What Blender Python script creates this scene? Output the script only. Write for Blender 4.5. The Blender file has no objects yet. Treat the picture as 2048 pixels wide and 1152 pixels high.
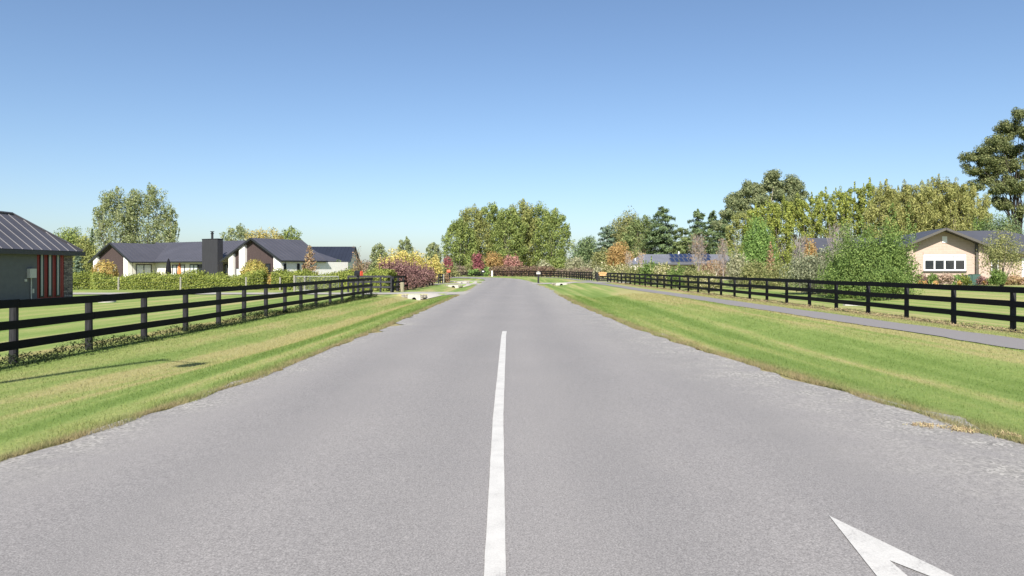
import bpy, math, random
import numpy as np
from mathutils import Vector

SC = bpy.context.scene
COL = SC.collection
R = math.radians
# photograph geometry: focal length (in 2048-px pixels), principal point / horizon, eye height
F, CX, HY, EYE = 1450.0, 1040.0, 537.0, 1.7

# ------------------------------------------------------------------ helpers
def PX(px, Y):
    return (px - CX) * Y / F
def ZY(py, Y):
    return EYE + (HY - py) * Y / F
def G(px, py, z0=0.0):
    Y = F * (EYE - z0) / (py - HY)
    return (PX(px, Y), Y)

def tag(o, label=None, cat=None, group=None, kind=None):
    if label: o['label'] = label
    if cat: o['category'] = cat
    if group: o['group'] = group
    if kind: o['kind'] = kind
    return o

def thing(name, label, cat, loc=(0, 0, 0), rz=0.0, group=None):
    o = bpy.data.objects.new(name, None)
    o.empty_display_size = 0.3
    COL.objects.link(o)
    o.location = loc
    o.rotation_euler = (0, 0, rz)
    return tag(o, label, cat, group)

def link(name, me, mat, parent=None):
    if mat is not None and len(me.materials) == 0:
        me.materials.append(mat)
    o = bpy.data.objects.new(name, me)
    COL.objects.link(o)
    o.parent = parent
    return o

class MB:
    """collects primitives, builds ONE mesh object"""
    def __init__(s):
        s.v = []; s.f = []
    def add(s, vs, fs):
        k = len(s.v)
        s.v.extend([tuple(map(float, q)) for q in vs])
        s.f.extend([tuple(i + k for i in q) for q in fs])
        return s
    def box(s, x0, x1, y0, y1, z0, z1):
        return s.add([(x0,y0,z0),(x1,y0,z0),(x1,y1,z0),(x0,y1,z0),(x0,y0,z1),(x1,y0,z1),(x1,y1,z1),(x0,y1,z1)],
                     [(3,2,1,0),(4,5,6,7),(0,1,5,4),(1,2,6,5),(2,3,7,6),(3,0,4,7)])
    def bar(s, a, b, w, h):
        """box section bar from a to b, w across (horizontal), h high"""
        a = Vector(a); b = Vector(b); d = (b - a).normalized()
        up = Vector((0,0,1)) if abs(d.z) < .95 else Vector((0,1,0))
        sd = d.cross(up).normalized(); u = sd.cross(d)
        sd *= w/2; u *= h/2
        vs = [p + i*sd + j*u for p in (a, b) for i, j in ((-1,-1),(1,-1),(1,1),(-1,1))]
        return s.add(vs, [(0,1,2,3),(7,6,5,4),(0,4,5,1),(1,5,6,2),(2,6,7,3),(3,7,4,0)])
    def prism(s, pts, d):
        """planar polygon pts (3D) extruded by vector d"""
        n = len(pts); d = Vector(d)
        vs = [Vector(p) for p in pts] + [Vector(p) + d for p in pts]
        fs = [tuple(range(n-1, -1, -1)), tuple(range(n, 2*n))]
        fs += [(i, (i+1) % n, n + (i+1) % n, n + i) for i in range(n)]
        return s.add(vs, fs)
    def tube(s, path, rad, n=6, cap=True):
        path = [Vector(p) for p in path]
        k0 = len(s.v); m = len(path)
        for i, p in enumerate(path):
            d = (path[min(i+1, m-1)] - path[max(i-1, 0)])
            if d.length < 1e-6: d = Vector((0,0,1))
            d.normalize()
            up = Vector((0,0,1)) if abs(d.z) < .9 else Vector((1,0,0))
            a = d.cross(up).normalized(); b = d.cross(a)
            r = rad[i] if hasattr(rad, '__len__') else rad
            for j in range(n):
                t = 2*math.pi*j/n
                s.v.append(tuple(p + a*(r*math.cos(t)) + b*(r*math.sin(t))))
        for i in range(m-1):
            for j in range(n):
                s.f.append((k0+i*n+j, k0+i*n+(j+1) % n, k0+(i+1)*n+(j+1) % n, k0+(i+1)*n+j))
        if cap:
            s.f.append(tuple(k0+j for j in range(n-1, -1, -1)))
            s.f.append(tuple(k0+(m-1)*n+j for j in range(n)))
        return s
    def lathe(s, prof, c=(0,0,0), n=16):
        k0 = len(s.v); m = len(prof)
        for r, z in prof:
            for j in range(n):
                t = 2*math.pi*j/n
                s.v.append((c[0]+r*math.cos(t), c[1]+r*math.sin(t), c[2]+z))
        for i in range(m-1):
            for j in range(n):
                s.f.append((k0+i*n+j, k0+i*n+(j+1) % n, k0+(i+1)*n+(j+1) % n, k0+(i+1)*n+j))
        s.f.append(tuple(k0+j for j in range(n-1, -1, -1)))
        s.f.append(tuple(k0+(m-1)*n+j for j in range(n)))
        return s
    def build(s, name, mat, parent=None, smooth=False, bevel=0):
        me = bpy.data.meshes.new(name)
        me.from_pydata(s.v, [], s.f)
        me.update()
        if smooth:
            me.polygons.foreach_set('use_smooth', [True]*len(me.polygons))
        o = link(name, me, mat, parent)
        if bevel:
            b = o.modifiers.new('bevel', 'BEVEL'); b.width = bevel; b.segments = 2; b.limit_method = 'ANGLE'
        return o

def np_mesh(name, co, k):
    """mesh of separate k-gons: co is (n*k, 3)"""
    co = np.asarray(co, dtype=np.float32).reshape(-1, 3)
    n = len(co)//k
    me = bpy.data.meshes.new(name)
    me.vertices.add(n*k); me.vertices.foreach_set('co', co.ravel())
    me.loops.add(n*k); me.loops.foreach_set('vertex_index', np.arange(n*k, dtype=np.int32))
    me.polygons.add(n); me.polygons.foreach_set('loop_start', np.arange(0, n*k, k, dtype=np.int32))
    me.update(calc_edges=True)
    return me

def smoothstep(a, b, x):
    t = np.clip((np.asarray(x, float)-a)/(b-a), 0, 1)
    return t*t*(3-2*t)

# ------------------------------------------------------------------ materials
def new_mat(name):
    m = bpy.data.materials.new(name); m.use_nodes = True
    nt = m.node_tree
    return m, nt, nt.nodes['Principled BSDF']

def N(nt, t, **kw):
    n = nt.nodes.new(t)
    for k, v in kw.items(): setattr(n, k, v)
    return n

def ramp(nt, fac, stops, interp='LINEAR'):
    r = N(nt, 'ShaderNodeValToRGB'); cr = r.color_ramp; cr.interpolation = interp
    while len(cr.elements) < len(stops): cr.elements.new(.5)
    for e, (p, c) in zip(cr.elements, stops):
        e.position = p; e.color = (*c, 1) if len(c) == 3 else c
    nt.links.new(fac, r.inputs[0]); return r.outputs[0]

def noise(nt, vec, scale, detail=4, rough=.55):
    n = N(nt, 'ShaderNodeTexNoise'); n.inputs['Scale'].default_value = scale
    n.inputs['Detail'].default_value = detail; n.inputs['Roughness'].default_value = rough
    if vec is not None: nt.links.new(vec, n.inputs['Vector'])
    return n.outputs['Fac']

def math_n(nt, op, a, b=None, c=None, clamp=False):
    m = N(nt, 'ShaderNodeMath', operation=op, use_clamp=clamp)
    for i, x in enumerate((a, b, c)):
        if x is None: continue
        if isinstance(x, (int, float)): m.inputs[i].default_value = x
        else: nt.links.new(x, m.inputs[i])
    return m.outputs[0]

def mixc(nt, fac, a, b, blend='MIX'):
    m = N(nt, 'ShaderNodeMix', data_type='RGBA', blend_type=blend)
    for sock, x in ((m.inputs[0], fac), (m.inputs[6], a), (m.inputs[7], b)):
        if isinstance(x, (int, float)): sock.default_value = x
        elif isinstance(x, tuple): sock.default_value = (*x, 1) if len(x) == 3 else x
        else: nt.links.new(x, sock)
    return m.outputs[2]

def bump(nt, bs, h, strength=.3, dist=.02):
    b = N(nt, 'ShaderNodeBump'); b.inputs['Strength'].default_value = strength; b.inputs['Distance'].default_value = dist
    nt.links.new(h, b.inputs['Height']); nt.links.new(b.outputs[0], bs.inputs['Normal'])

def simple(name, c, rough=.6, amp=.12, scale=6, spec=.4, bmp=0, metal=0, stretch=None, coord='Object'):
    m, nt, bs = new_mat(name)
    tc = N(nt, 'ShaderNodeTexCoord'); v = tc.outputs[coord]
    if stretch:
        mp = N(nt, 'ShaderNodeMapping'); mp.inputs['Scale'].default_value = stretch
        nt.links.new(v, mp.inputs[0]); v = mp.outputs[0]
    nz = noise(nt, v, scale, 5)
    c1 = tuple(min(1, x*(1-amp)) for x in c); c2 = tuple(min(1, x*(1+amp)) for x in c)
    nt.links.new(ramp(nt, nz, [(.25, c1), (.75, c2)]), bs.inputs['Base Color'])
    bs.inputs['Roughness'].default_value = rough; bs.inputs['Metallic'].default_value = metal
    bs.inputs['Specular IOR Level'].default_value = spec
    if bmp: bump(nt, bs, nz, bmp, .02)
    return m

LEAFGAIN = 1.6
def foliage(name, cols, nscale=.8, var=.28, transl=.3, rough=.65):
    """leaf colours: random per leaf between cols, with broad natural variation from leaf group to leaf group"""
    m, nt, bs = new_mat(name)
    geo = N(nt, 'ShaderNodeNewGeometry')
    n = len(cols); cols = [tuple(min(.85, x*LEAFGAIN) for x in q) for q in cols]
    def desat(q):
        l = .3*q[0]+.6*q[1]+.1*q[2]; k = .42 if q[0] > q[1]*1.8 else .12
        return tuple(l*k+x*(1-k) for x in q)
    cols = [desat(q) for q in cols]
    c = ramp(nt, geo.outputs['Random Per Island'], [(i/(n-1), q) for i, q in enumerate(cols)])
    nz = noise(nt, geo.outputs['Position'], nscale, 3)
    k = math_n(nt, 'MULTIPLY_ADD', nz, 2*var, 1-var)
    cm = N(nt, 'ShaderNodeCombineColor')
    for i in range(3): nt.links.new(k, cm.inputs[i])
    c = mixc(nt, 1.0, c, cm.outputs[0], 'MULTIPLY')
    nt.links.new(c, bs.inputs['Base Color'])
    bs.inputs['Roughness'].default_value = rough; bs.inputs['Specular IOR Level'].default_value = .25
    tr = N(nt, 'ShaderNodeBsdfTranslucent'); nt.links.new(c, tr.inputs[0])
    mx = N(nt, 'ShaderNodeMixShader'); mx.inputs[0].default_value = transl
    nt.links.new(bs.outputs[0], mx.inputs[1]); nt.links.new(tr.outputs[0], mx.inputs[2])
    nt.links.new(mx.outputs[0], nt.nodes['Material Output'].inputs[0])
    return m

M = {}
M['black'] = simple('black_fence_paint', (.0042,.0042,.0058), .6, .35, 3, .12, .15, stretch=(8,1,8))
M['post'] = simple('weathered_black_post', (.026,.026,.029), .8, .5, 5, .15, .3, stretch=(6,6,1))
M['greyrail'] = simple('sunlit_grey_rail', (.034,.034,.039), .8, .3, 4, .3, .2)  # black paint lightened, the sun on the rails is put into the colour
M['barkgrey'] = simple('grey_bark', (.14,.12,.10), .9, .4, 8, .2, .4)
M['barkpale'] = simple('pale_bark', (.5,.46,.4), .8, .35, 5, .2, .2, stretch=(1,1,4))
M['barkdark'] = simple('dark_bark', (.045,.036,.03), .9, .4, 8, .2, .4)
M['barkpink'] = simple('pinkish_twig_bark', (.3,.255,.235), .85, .3, 5, .2)
M['concrete'] = simple('pale_concrete', (.40,.385,.355), .85, .18, 5, .3, .2)
M['stone'] = simple('culvert_stone', (.27,.25,.215), .9, .45, 9, .2, .5)
M['dark'] = simple('dark_void', (.006,.006,.007), .8, .1, 4, .1)
M['white'] = simple('white_paint', (.8,.8,.79), .5, .04, 3, .4)
M['render_white'] = simple('white_render', (.78,.76,.72), .85, .05, 5, .2, .05)
M['render_cream'] = simple('cream_render', (.66,.62,.55), .85, .06, 5, .2, .05)
M['render_grey'] = simple('grey_render', (.135,.135,.14), .85, .08, 4, .2, .1)
M['red'] = simple('red_cladding', (.24,.022,.019), .5, .1, 4, .4)
M['frame_black'] = simple('black_joinery', (.012,.012,.014), .4, .1, 4, .4)
M['gutter'] = simple('dark_gutter', (.018,.019,.022), .35, .1, 4, .5)
M['timber_dark'] = simple('dark_stained_timber', (.062,.044,.042), .75, .4, 3, .25, .3, stretch=(14,14,.4))
M['chimney'] = simple('charcoal_timber', (.032,.032,.037), .7, .35, 3, .3, .3, stretch=(14,14,.4))
M['metal_grey'] = simple('grey_metal', (.23,.24,.245), .5, .1, 5, .5, metal=.6)
M['box_beige'] = simple('beige_plastic', (.5,.49,.44), .5, .06, 5, .4)
M['orange'] = simple('orange_paint', (.62,.2,.06), .5, .1, 5, .4)
M['redorange'] = simple('red_orange_paint', (.75,.11,.05), .45, .08, 5, .4)
M['wood'] = simple('weathered_wood', (.27,.25,.17), .9, .35, 5, .2, .3, stretch=(5,5,1))
M['wood_pale'] = simple('pale_timber', (.26,.25,.21), .9, .25, 5, .2, .2, stretch=(5,5,1))
M['tan'] = simple('tan_timber', (.56,.31,.14), .7, .2, 5, .3)
M['greenbox'] = simple('green_box', (.05,.105,.085), .45, .1, 5, .4)
M['trimbrown'] = simple('taupe_trim', (.085,.078,.068), .5, .08, 5, .4)
M['umbrella'] = simple('black_canvas', (.012,.012,.015), .9, .3, 6, .1)
M['straw'] = None

def roofmat(name, c, rough=.45, spec=.5):
    m, nt, bs = new_mat(name)
    tc = N(nt, 'ShaderNodeTexCoord')
    nz = noise(nt, tc.outputs['Object'], .6, 6)
    nt.links.new(ramp(nt, nz, [(.3, tuple(x*.88 for x in c)), (.7, tuple(x*1.12 for x in c))]), bs.inputs['Base Color'])
    bs.inputs['Roughness'].default_value = rough; bs.inputs['Specular IOR Level'].default_value = spec
    return m
M['roof_near'] = roofmat('charcoal_ribbed_roof', (.075,.072,.082))
M['roof_mid'] = roofmat('slate_grey_roof', (.066,.065,.077))
M['roof_navy'] = roofmat('navy_roof', (.016,.02,.033), .5, .4)
M['roof_right'] = roofmat('charcoal_tile_roof', (.06,.063,.077), .6)
M['roof_solar'] = roofmat('pale_grey_roof', (.15,.155,.175), .4)

def brickmat(name, c1, c2, mortar, sx, sy, vary=.3, rough=.85, off=.5):
    m, nt, bs = new_mat(name)
    tc = N(nt, 'ShaderNodeTexCoord')
    # wall coordinate: along = x or y (whichever the wall runs), up = z
    sep = N(nt, 'ShaderNodeSeparateXYZ'); nt.links.new(tc.outputs['Object'], sep.inputs[0])
    al = math_n(nt, 'ADD', sep.outputs[0], sep.outputs[1])
    cb = N(nt, 'ShaderNodeCombineXYZ'); nt.links.new(al, cb.inputs[0]); nt.links.new(sep.outputs[2], cb.inputs[1])
    b = N(nt, 'ShaderNodeTexBrick'); nt.links.new(cb.outputs[0], b.inputs['Vector'])
    b.inputs['Color1'].default_value = (*c1, 1); b.inputs['Color2'].default_value = (*c2, 1); b.inputs['Mortar'].default_value = (*mortar, 1)
    b.inputs['Scale'].default_value = 1; b.inputs['Brick Width'].default_value = sx; b.inputs['Row Height'].default_value = sy
    b.inputs['Mortar Size'].default_value = .012; b.inputs['Bias'].default_value = 0; b.offset = off
    nz = noise(nt, tc.outputs['Object'], 7, 4)
    k = ramp(nt, nz, [(.2, (1-vary,)*3), (.8, (1+vary,)*3)])
    nt.links.new(mixc(nt, 1.0, b.outputs['Color'], k, 'MULTIPLY'), bs.inputs['Base Color'])
    bs.inputs['Roughness'].default_value = rough; bs.inputs['Specular IOR Level'].default_value = .2
    bump(nt, bs, b.outputs['Fac'], -.2, .004)
    return m
M['brick'] = brickmat('cream_brick', (.45,.345,.285), (.42,.32,.264), (.48,.39,.33), .48, .2, .05)
M['schist'] = brickmat('stacked_schist', (.36,.30,.265), (.13,.11,.105), (.03,.027,.027), .37, .075, .7, .9, .37)

def glassmat(name, c=(.02,.025,.03)):
    m, nt, bs = new_mat(name)
    bs.inputs['Base Color'].default_value = (*c, 1); bs.inputs['Roughness'].default_value = .04
    bs.inputs['Specular IOR Level'].default_value = .5
    return m
M['glass'] = glassmat('dark_window_glass')
M['glass_curtain'] = simple('curtained_glass', (.5,.53,.53), .12, .25, 3, .5, stretch=(5,5,.6))
M['curtain_pale'] = simple('pale_curtains', (.42,.44,.43), .25, .2, 3, .3, stretch=(5,5,.6))
M['blind'] = simple('white_blind', (.40,.41,.42), .6, .02, 4, .4)

# solar panel
def solarmat():
    m, nt, bs = new_mat('solar_cells')
    tc = N(nt, 'ShaderNodeTexCoord')
    nz = noise(nt, tc.outputs['Object'], 3, 2)
    nt.links.new(ramp(nt, nz, [(.3, (.012,.018,.05)), (.7, (.02,.03,.075))]), bs.inputs['Base Color'])
    bs.inputs['Roughness'].default_value = .15
    return m
M['solar'] = solarmat()

# leaves
LEAF = {
 'willow':   foliage('willow_leaves', [(0.076,0.113,0.024),(0.146,0.189,0.039),(0.216,0.243,0.054)], .35, .3),
 'willow2':  foliage('willow_leaves_olive', [(0.092,0.113,0.027),(0.173,0.194,0.049),(0.259,0.254,0.065)], .35, .3),
 'poplar':   foliage('poplar_leaves', [(0.081,0.116,0.016),(0.179,0.211,0.028),(0.269,0.282,0.038)], .5, .3),
 'poplargrey': foliage('grey_poplar_leaves', [(.08,.11,.035),(.16,.19,.07),(.26,.27,.13)], .4, .25),
 'goldwillow': foliage('yellow_willow_leaves', [(0.113,0.130,0.030),(0.208,0.217,0.055),(0.294,0.277,0.079)], .4, .2),
 'gum':      foliage('gum_leaves', [(0.068,0.092,0.038),(0.128,0.155,0.065),(0.230,0.243,0.108)], .6, .25),
 'gumdark':  foliage('dark_gum_leaves', [(0.042,0.058,0.018),(0.091,0.111,0.034),(0.182,0.189,0.065)], .6, .25),
 'conifer':  foliage('conifer_needles', [(0.037,0.065,0.026),(0.077,0.119,0.043),(0.144,0.188,0.070)], .5, .25, .15),
 'coniferblue': foliage('blue_conifer_needles', [(0.042,0.072,0.046),(0.084,0.130,0.079),(0.156,0.198,0.120)], .5, .25, .15),
 'cedar':    foliage('cedar_needles', [(0.050,0.077,0.022),(0.099,0.132,0.039),(0.165,0.198,0.061)], .5, .25, .15),
 'fresh':    foliage('fresh_green_leaves', [(.05,.10,.018),(.11,.19,.035),(.19,.28,.06)], .9, .22),
 'bush':     foliage('bush_leaves', [(.042,.078,.014),(.092,.148,.026),(.16,.22,.042)], 1.1, .28),
 'greyleaf': foliage('grey_green_leaves', [(0.057,0.074,0.037),(0.139,0.156,0.082),(0.262,0.271,0.164)], 1.4, .3),
 'laurel':   foliage('laurel_leaves', [(0.057,0.086,0.010),(0.139,0.172,0.018),(0.238,0.257,0.040)], .9, .3),
 'sage':     foliage('sage_leaves', [(0.119,0.128,0.060),(0.221,0.221,0.119),(0.323,0.306,0.196)], .8, .22),
 'flower':   foliage('flowering_shrub_leaves', [(0.076,0.104,0.025),(0.170,0.183,0.051),(0.255,0.235,0.085),(0.468,0.418,0.281)], .6, .3),
 'olive':    foliage('olive_leaves', [(.07,.09,.025),(.16,.17,.05),(.25,.24,.09)], .8, .28),
 'yellow':   foliage('yellow_autumn_leaves', [(.17,.19,.04),(.36,.30,.06),(.52,.41,.12)], .9, .22),
 'gold':     foliage('golden_autumn_leaves', [(.19,.17,.04),(.28,.22,.055),(.27,.25,.07)], .7, .3),
 'orange':   foliage('orange_autumn_leaves', [(.17,.12,.035),(.30,.17,.05),(.30,.22,.07)], .9, .25),
 'weeping':  foliage('weeping_amber_leaves', [(.24,.17,.035),(.34,.22,.05),(.27,.25,.055)], 1.2, .25),
 'weepingyel': foliage('weeping_yellow_leaves', [(.17,.18,.03),(.32,.27,.045),(.27,.2,.04)], 1.2, .3),
 'crimson':  foliage('crimson_leaves', [(.14,.018,.028),(.26,.035,.05),(.36,.075,.085)], 1.2, .25),
 'redleaf':  foliage('red_autumn_leaves', [(.24,.06,.045),(.36,.11,.08),(.33,.18,.09)], 1.2, .25),
 'rust':     foliage('rust_leaves', [(.17,.10,.05),(.27,.15,.075),(.3,.21,.1)], 1.2, .25),
 'purple':   foliage('purple_leaves', [(.085,.03,.035),(.2,.07,.065),(.3,.14,.09)], 1.5, .25),
 'brownred': foliage('brown_red_hedge_leaves', [(.11,.055,.035),(.18,.085,.05),(.16,.13,.05)], .8, .3),
 'mauve':    foliage('mauve_brown_leaves', [(.13,.09,.07),(.22,.16,.12),(.16,.16,.07)], .9, .25),
 'pink':     foliage('pink_flower_heads', [(.14,.13,.055),(.3,.19,.15),(.36,.27,.21)], 2, .2),
 'marigold': foliage('marigold_flowers', [(.1,.12,.02),(.6,.22,.02),(.75,.36,.03)], 2, .15),
 'weed':     foliage('shade_darkened_weeds', [(0.007,0.014,0.004),(0.016,0.028,0.007),(0.034,0.048,0.012)], 2, .3),  # leaf colour darkened to stand in for the fence rails' shadow
 'dry':      foliage('dry_grass_tufts', [(.22,.16,.09),(.36,.27,.15),(.27,.25,.1)], 1.5, .25),
 'farbelt':  foliage('far_hedgerow_leaves', [(.09,.11,.05),(.16,.18,.085),(.23,.22,.12)], .1, .3),
 'brownleaf': foliage('thin_brown_leaves', [(.2,.11,.06),(.34,.2,.1),(.24,.23,.09)], 1.2, .25),
}

# grass colour shared by the ground sheet and by the blades, driven by world position
def grass_color(nt, pos, edge=None):
    def mapped(sx, sy):
        mp = N(nt, 'ShaderNodeMapping'); mp.inputs['Scale'].default_value = (sx, sy, 1); nt.links.new(pos, mp.inputs[0]); return mp.outputs[0]
    stripe = noise(nt, mapped(1.3, .035), 1.0, 3, .5)      # mowing lanes that run along the road
    patch = noise(nt, mapped(1, .5), .55, 5, .6)           # dry and lush patches
    fine = noise(nt, mapped(1, .6), 9, 4, .65)
    k = math_n(nt, 'ADD', math_n(nt, 'MULTIPLY', stripe, .74), math_n(nt, 'MULTIPLY', patch, .26))
    k = math_n(nt, 'MULTIPLY_ADD', math_n(nt, 'SUBTRACT', fine, .5), .16, k)
    dr = N(nt, 'ShaderNodeAttribute', attribute_name='dry')
    k = math_n(nt, 'MULTIPLY_ADD', dr.outputs['Fac'], .13, math_n(nt, 'SUBTRACT', k, .055))
    c = ramp(nt, k, [(.37, (.138,.205,.052)), (.46, (.182,.248,.072)), (.54, (.245,.282,.098)), (.62, (.33,.305,.14))])
    if edge is not None:
        e = math_n(nt, 'MULTIPLY', edge, math_n(nt, 'MULTIPLY_ADD', noise(nt, mapped(1, .6), 2.2, 5, .65), 2.6, -.55, clamp=True))
        c = mixc(nt, e, c, (.30,.25,.14))
    return c, fine

def grassmat(name, blades):
    m, nt, bs = new_mat(name)
    geo = N(nt, 'ShaderNodeNewGeometry')
    at = N(nt, 'ShaderNodeAttribute', attribute_name='edge')
    c, fine = grass_color(nt, geo.outputs['Position'], at.outputs['Fac'])
    if blades:
        k = ramp(nt, geo.outputs['Random Per Island'], [(0, (.78,.82,.76)), (.6, (1,1,1)), (1, (1.25,1.18,1.12))])
        c = mixc(nt, 1.0, c, k, 'MULTIPLY')
    else:
        nz = noise(nt, geo.outputs['Position'], 28, 5, .7)
        k = ramp(nt, nz, [(.3, (.72,.76,.72)), (.7, (1.22,1.18,1.15))])
        c = mixc(nt, 1.0, c, k, 'MULTIPLY')
        bump(nt, bs, nz, .6, .04)
    nt.links.new(c, bs.inputs['Base Color']); bs.inputs['Roughness'].default_value = .9
    bs.inputs['Specular IOR Level'].default_value = .1
    if blades:
        tr = N(nt, 'ShaderNodeBsdfTranslucent'); nt.links.new(c, tr.inputs[0])
        mx = N(nt, 'ShaderNodeMixShader'); mx.inputs[0].default_value = .3
        nt.links.new(bs.outputs[0], mx.inputs[1]); nt.links.new(tr.outputs[0], mx.inputs[2])
        nt.links.new(mx.outputs[0], nt.nodes['Material Output'].inputs[0])
    return m
M['grass'] = grassmat('mown_grass_ground', False)
M['blade'] = grassmat('grass_blades', True)

def roadmat():
    m, nt, bs = new_mat('chip_seal_asphalt')
    geo = N(nt, 'ShaderNodeNewGeometry'); pos = geo.outputs['Position']
    at = N(nt, 'ShaderNodeAttribute', attribute_name='edge')
    grain = noise(nt, pos, 95, 2, .7)
    mp = N(nt, 'ShaderNodeMapping'); mp.inputs['Scale'].default_value = (1, .12, 1); nt.links.new(pos, mp.inputs[0])
    tracks = noise(nt, mp.outputs[0], .9, 4, .55)
    blotch = noise(nt, pos, .35, 5, .6)
    c = ramp(nt, grain, [(.28, (.121,.115,.112)), (.5, (.214,.205,.200)), (.74, (.333,.320,.308))])
    k = math_n(nt, 'ADD', math_n(nt, 'MULTIPLY', tracks, .5), math_n(nt, 'MULTIPLY', blotch, .5))
    c = mixc(nt, 1.0, c, ramp(nt, k, [(.35, (.93,.93,.94)), (.65, (1.06,1.055,1.05))]), 'MULTIPLY')
    # smoother, paler wheel tracks following the lanes
    sx = N(nt, 'ShaderNodeSeparateXYZ'); nt.links.new(pos, sx.inputs[0])
    wv = math_n(nt, 'COSINE', math_n(nt, 'MULTIPLY', sx.outputs[0], 3.6))
    wn_ = math_n(nt, 'MULTIPLY', wv, noise(nt, pos, .25, 3, .5))
    c = mixc(nt, 1.0, c, ramp(nt, math_n(nt, 'MULTIPLY_ADD', wn_, .45, .5), [(.2, (.95,.95,.95)), (.8, (1.05,1.045,1.04))]), 'MULTIPLY')
    coarse = noise(nt, pos, 30, 3, .7)
    c = mixc(nt, 1.0, c, ramp(nt, coarse, [(.3, (.9,.9,.9)), (.7, (1.1,1.1,1.1))]), 'MULTIPLY')
    # loose pale chip worked out to the edge of the seal
    vo = N(nt, 'ShaderNodeTexVoronoi'); vo.inputs['Scale'].default_value = 38; nt.links.new(pos, vo.inputs['Vector'])
    st = ramp(nt, vo.outputs['Color'], [(.0, (.10,.095,.09)), (.45, (.25,.24,.22)), (1, (.5,.48,.44))])
    pn = math_n(nt, 'MULTIPLY_ADD', noise(nt, pos, 1.6, 6, .7), 3.2, -1.05, clamp=True)
    e = math_n(nt, 'MULTIPLY', at.outputs['Fac'], pn, clamp=True)
    c = mixc(nt, e, c, st)
    nt.links.new(c, bs.inputs['Base Color'])
    bs.inputs['Roughness'].default_value = .82; bs.inputs['Specular IOR Level'].default_value = .3
    bump(nt, bs, grain, .35, .006)
    return m
M['road'] = roadmat()
M['path'] = simple('path_asphalt', (.2,.19,.19), .9, .16, 40, .2, .2)
M['drive'] = simple('driveway_gravel', (.31,.295,.27), .9, .2, 30, .2, .3)
M['soil'] = simple('bare_soil', (.3,.24,.17), .95, .3, 6, .1, .4)

def linemat():
    m, nt, bs = new_mat('worn_road_paint')
    geo = N(nt, 'ShaderNodeNewGeometry')
    g = noise(nt, geo.outputs['Position'], 85, 3, .75); w = noise(nt, geo.outputs['Position'], 5, 4, .6)
    k = math_n(nt, 'MULTIPLY_ADD', w, .5, math_n(nt, 'MULTIPLY', g, .75))
    nt.links.new(ramp(nt, k, [(.42, (.2,.195,.19)), (.5, (.40,.39,.37)), (.7, (.50,.49,.465))]), bs.inputs['Base Color'])
    bs.inputs['Roughness'].default_value = .7
    return m
M['line'] = linemat()

# ------------------------------------------------------------------ camera, light, sky
cam = bpy.data.cameras.new('camera'); co = bpy.data.objects.new('camera', cam); COL.objects.link(co)
co.location = (0, 0, EYE); co.rotation_euler = (R(90), 0, 0)
cam.sensor_width = 36; cam.lens = F/2048*36
cam.shift_x = -(CX-1024)/2048; cam.shift_y = -(576-HY)/2048
cam.clip_start = .05; cam.clip_end = 6000
SC.camera = co
SUN_EL, SUN_AZ = 41.0, 188.0          # azimuth clockwise from +Y: behind the camera, a little to the left
sv = Vector((math.sin(R(SUN_AZ))*math.cos(R(SUN_EL)), math.cos(R(SUN_AZ))*math.cos(R(SUN_EL)), math.sin(R(SUN_EL))))
sl = bpy.data.lights.new('sun', 'SUN'); so = bpy.data.objects.new('sun', sl); COL.objects.link(so)
sl.energy = 4.6; sl.angle = R(.53); sl.color = (1, .945, .86)
so.rotation_euler = (-sv).to_track_quat('-Z', 'Y').to_euler(); so.location = (-10, -40, 40)
w = bpy.data.worlds.new('World'); SC.world = w; w.use_nodes = True
wn = w.node_tree; bg = wn.nodes['Background']
sk = N(wn, 'ShaderNodeTexSky', sky_type='NISHITA', sun_disc=False)
sk.sun_elevation = R(SUN_EL); sk.sun_rotation = R(SUN_AZ); sk.altitude = 30; sk.air_density = .9; sk.dust_density = .95; sk.ozone_density = 3.6
wn.links.new(sk.outputs[0], bg.inputs[0]); bg.inputs[1].default_value = .078
SC.view_settings.view_transform = 'Standard'; SC.view_settings.look = 'None'; SC.view_settings.gamma = 1
SC.view_settings.exposure = .95
SC.cycles.max_bounces = 6; SC.cycles.transparent_max_bounces = 8

# ------------------------------------------------------------------ ground, road, paths
EL = np.array([(-4.75,-8),(-4.72,0),(-4.61,6.43),(-4.16,10.6),(-4.0,20),(-3.95,35),(-3.95,46.5),(-4.1,58),(-4.35,68.5),(-4.6,85),(-4.96,102.7),(-5.6,114),(-7.5,123),(-11,129.5),(-17,133.5),(-30,137.5),(-60,143)])
ER = np.array([(5.3,-8),(5.2,0),(4.92,7),(4.72,8.5),(4.52,10.2),(3.8,15.3),(3.3,21),(2.93,29.7),(2.76,34.2),(2.56,44.8),(2.37,58.7),(2.14,70.4),(1.75,82),(1.1,100),(-.0,117),(-2.2,129),(-5.4,138),(-10,147),(-17,153),(-30,158),(-60,165)])
def xl(Y): return np.interp(Y, EL[:11,1], EL[:11,0])
def xr(Y): return np.interp(Y, ER[:15,1], ER[:15,0])
# right boundary fence line (ground about 0.12 m above the road)
RF0, RF1 = np.array((12.36, 18.3)), np.array((10.16, 84.9))
def xfr(Y): return RF0[0] + (RF1[0]-RF0[0])*(np.asarray(Y)-RF0[1])/(RF1[1]-RF0[1])
XFL = -9.4

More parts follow.
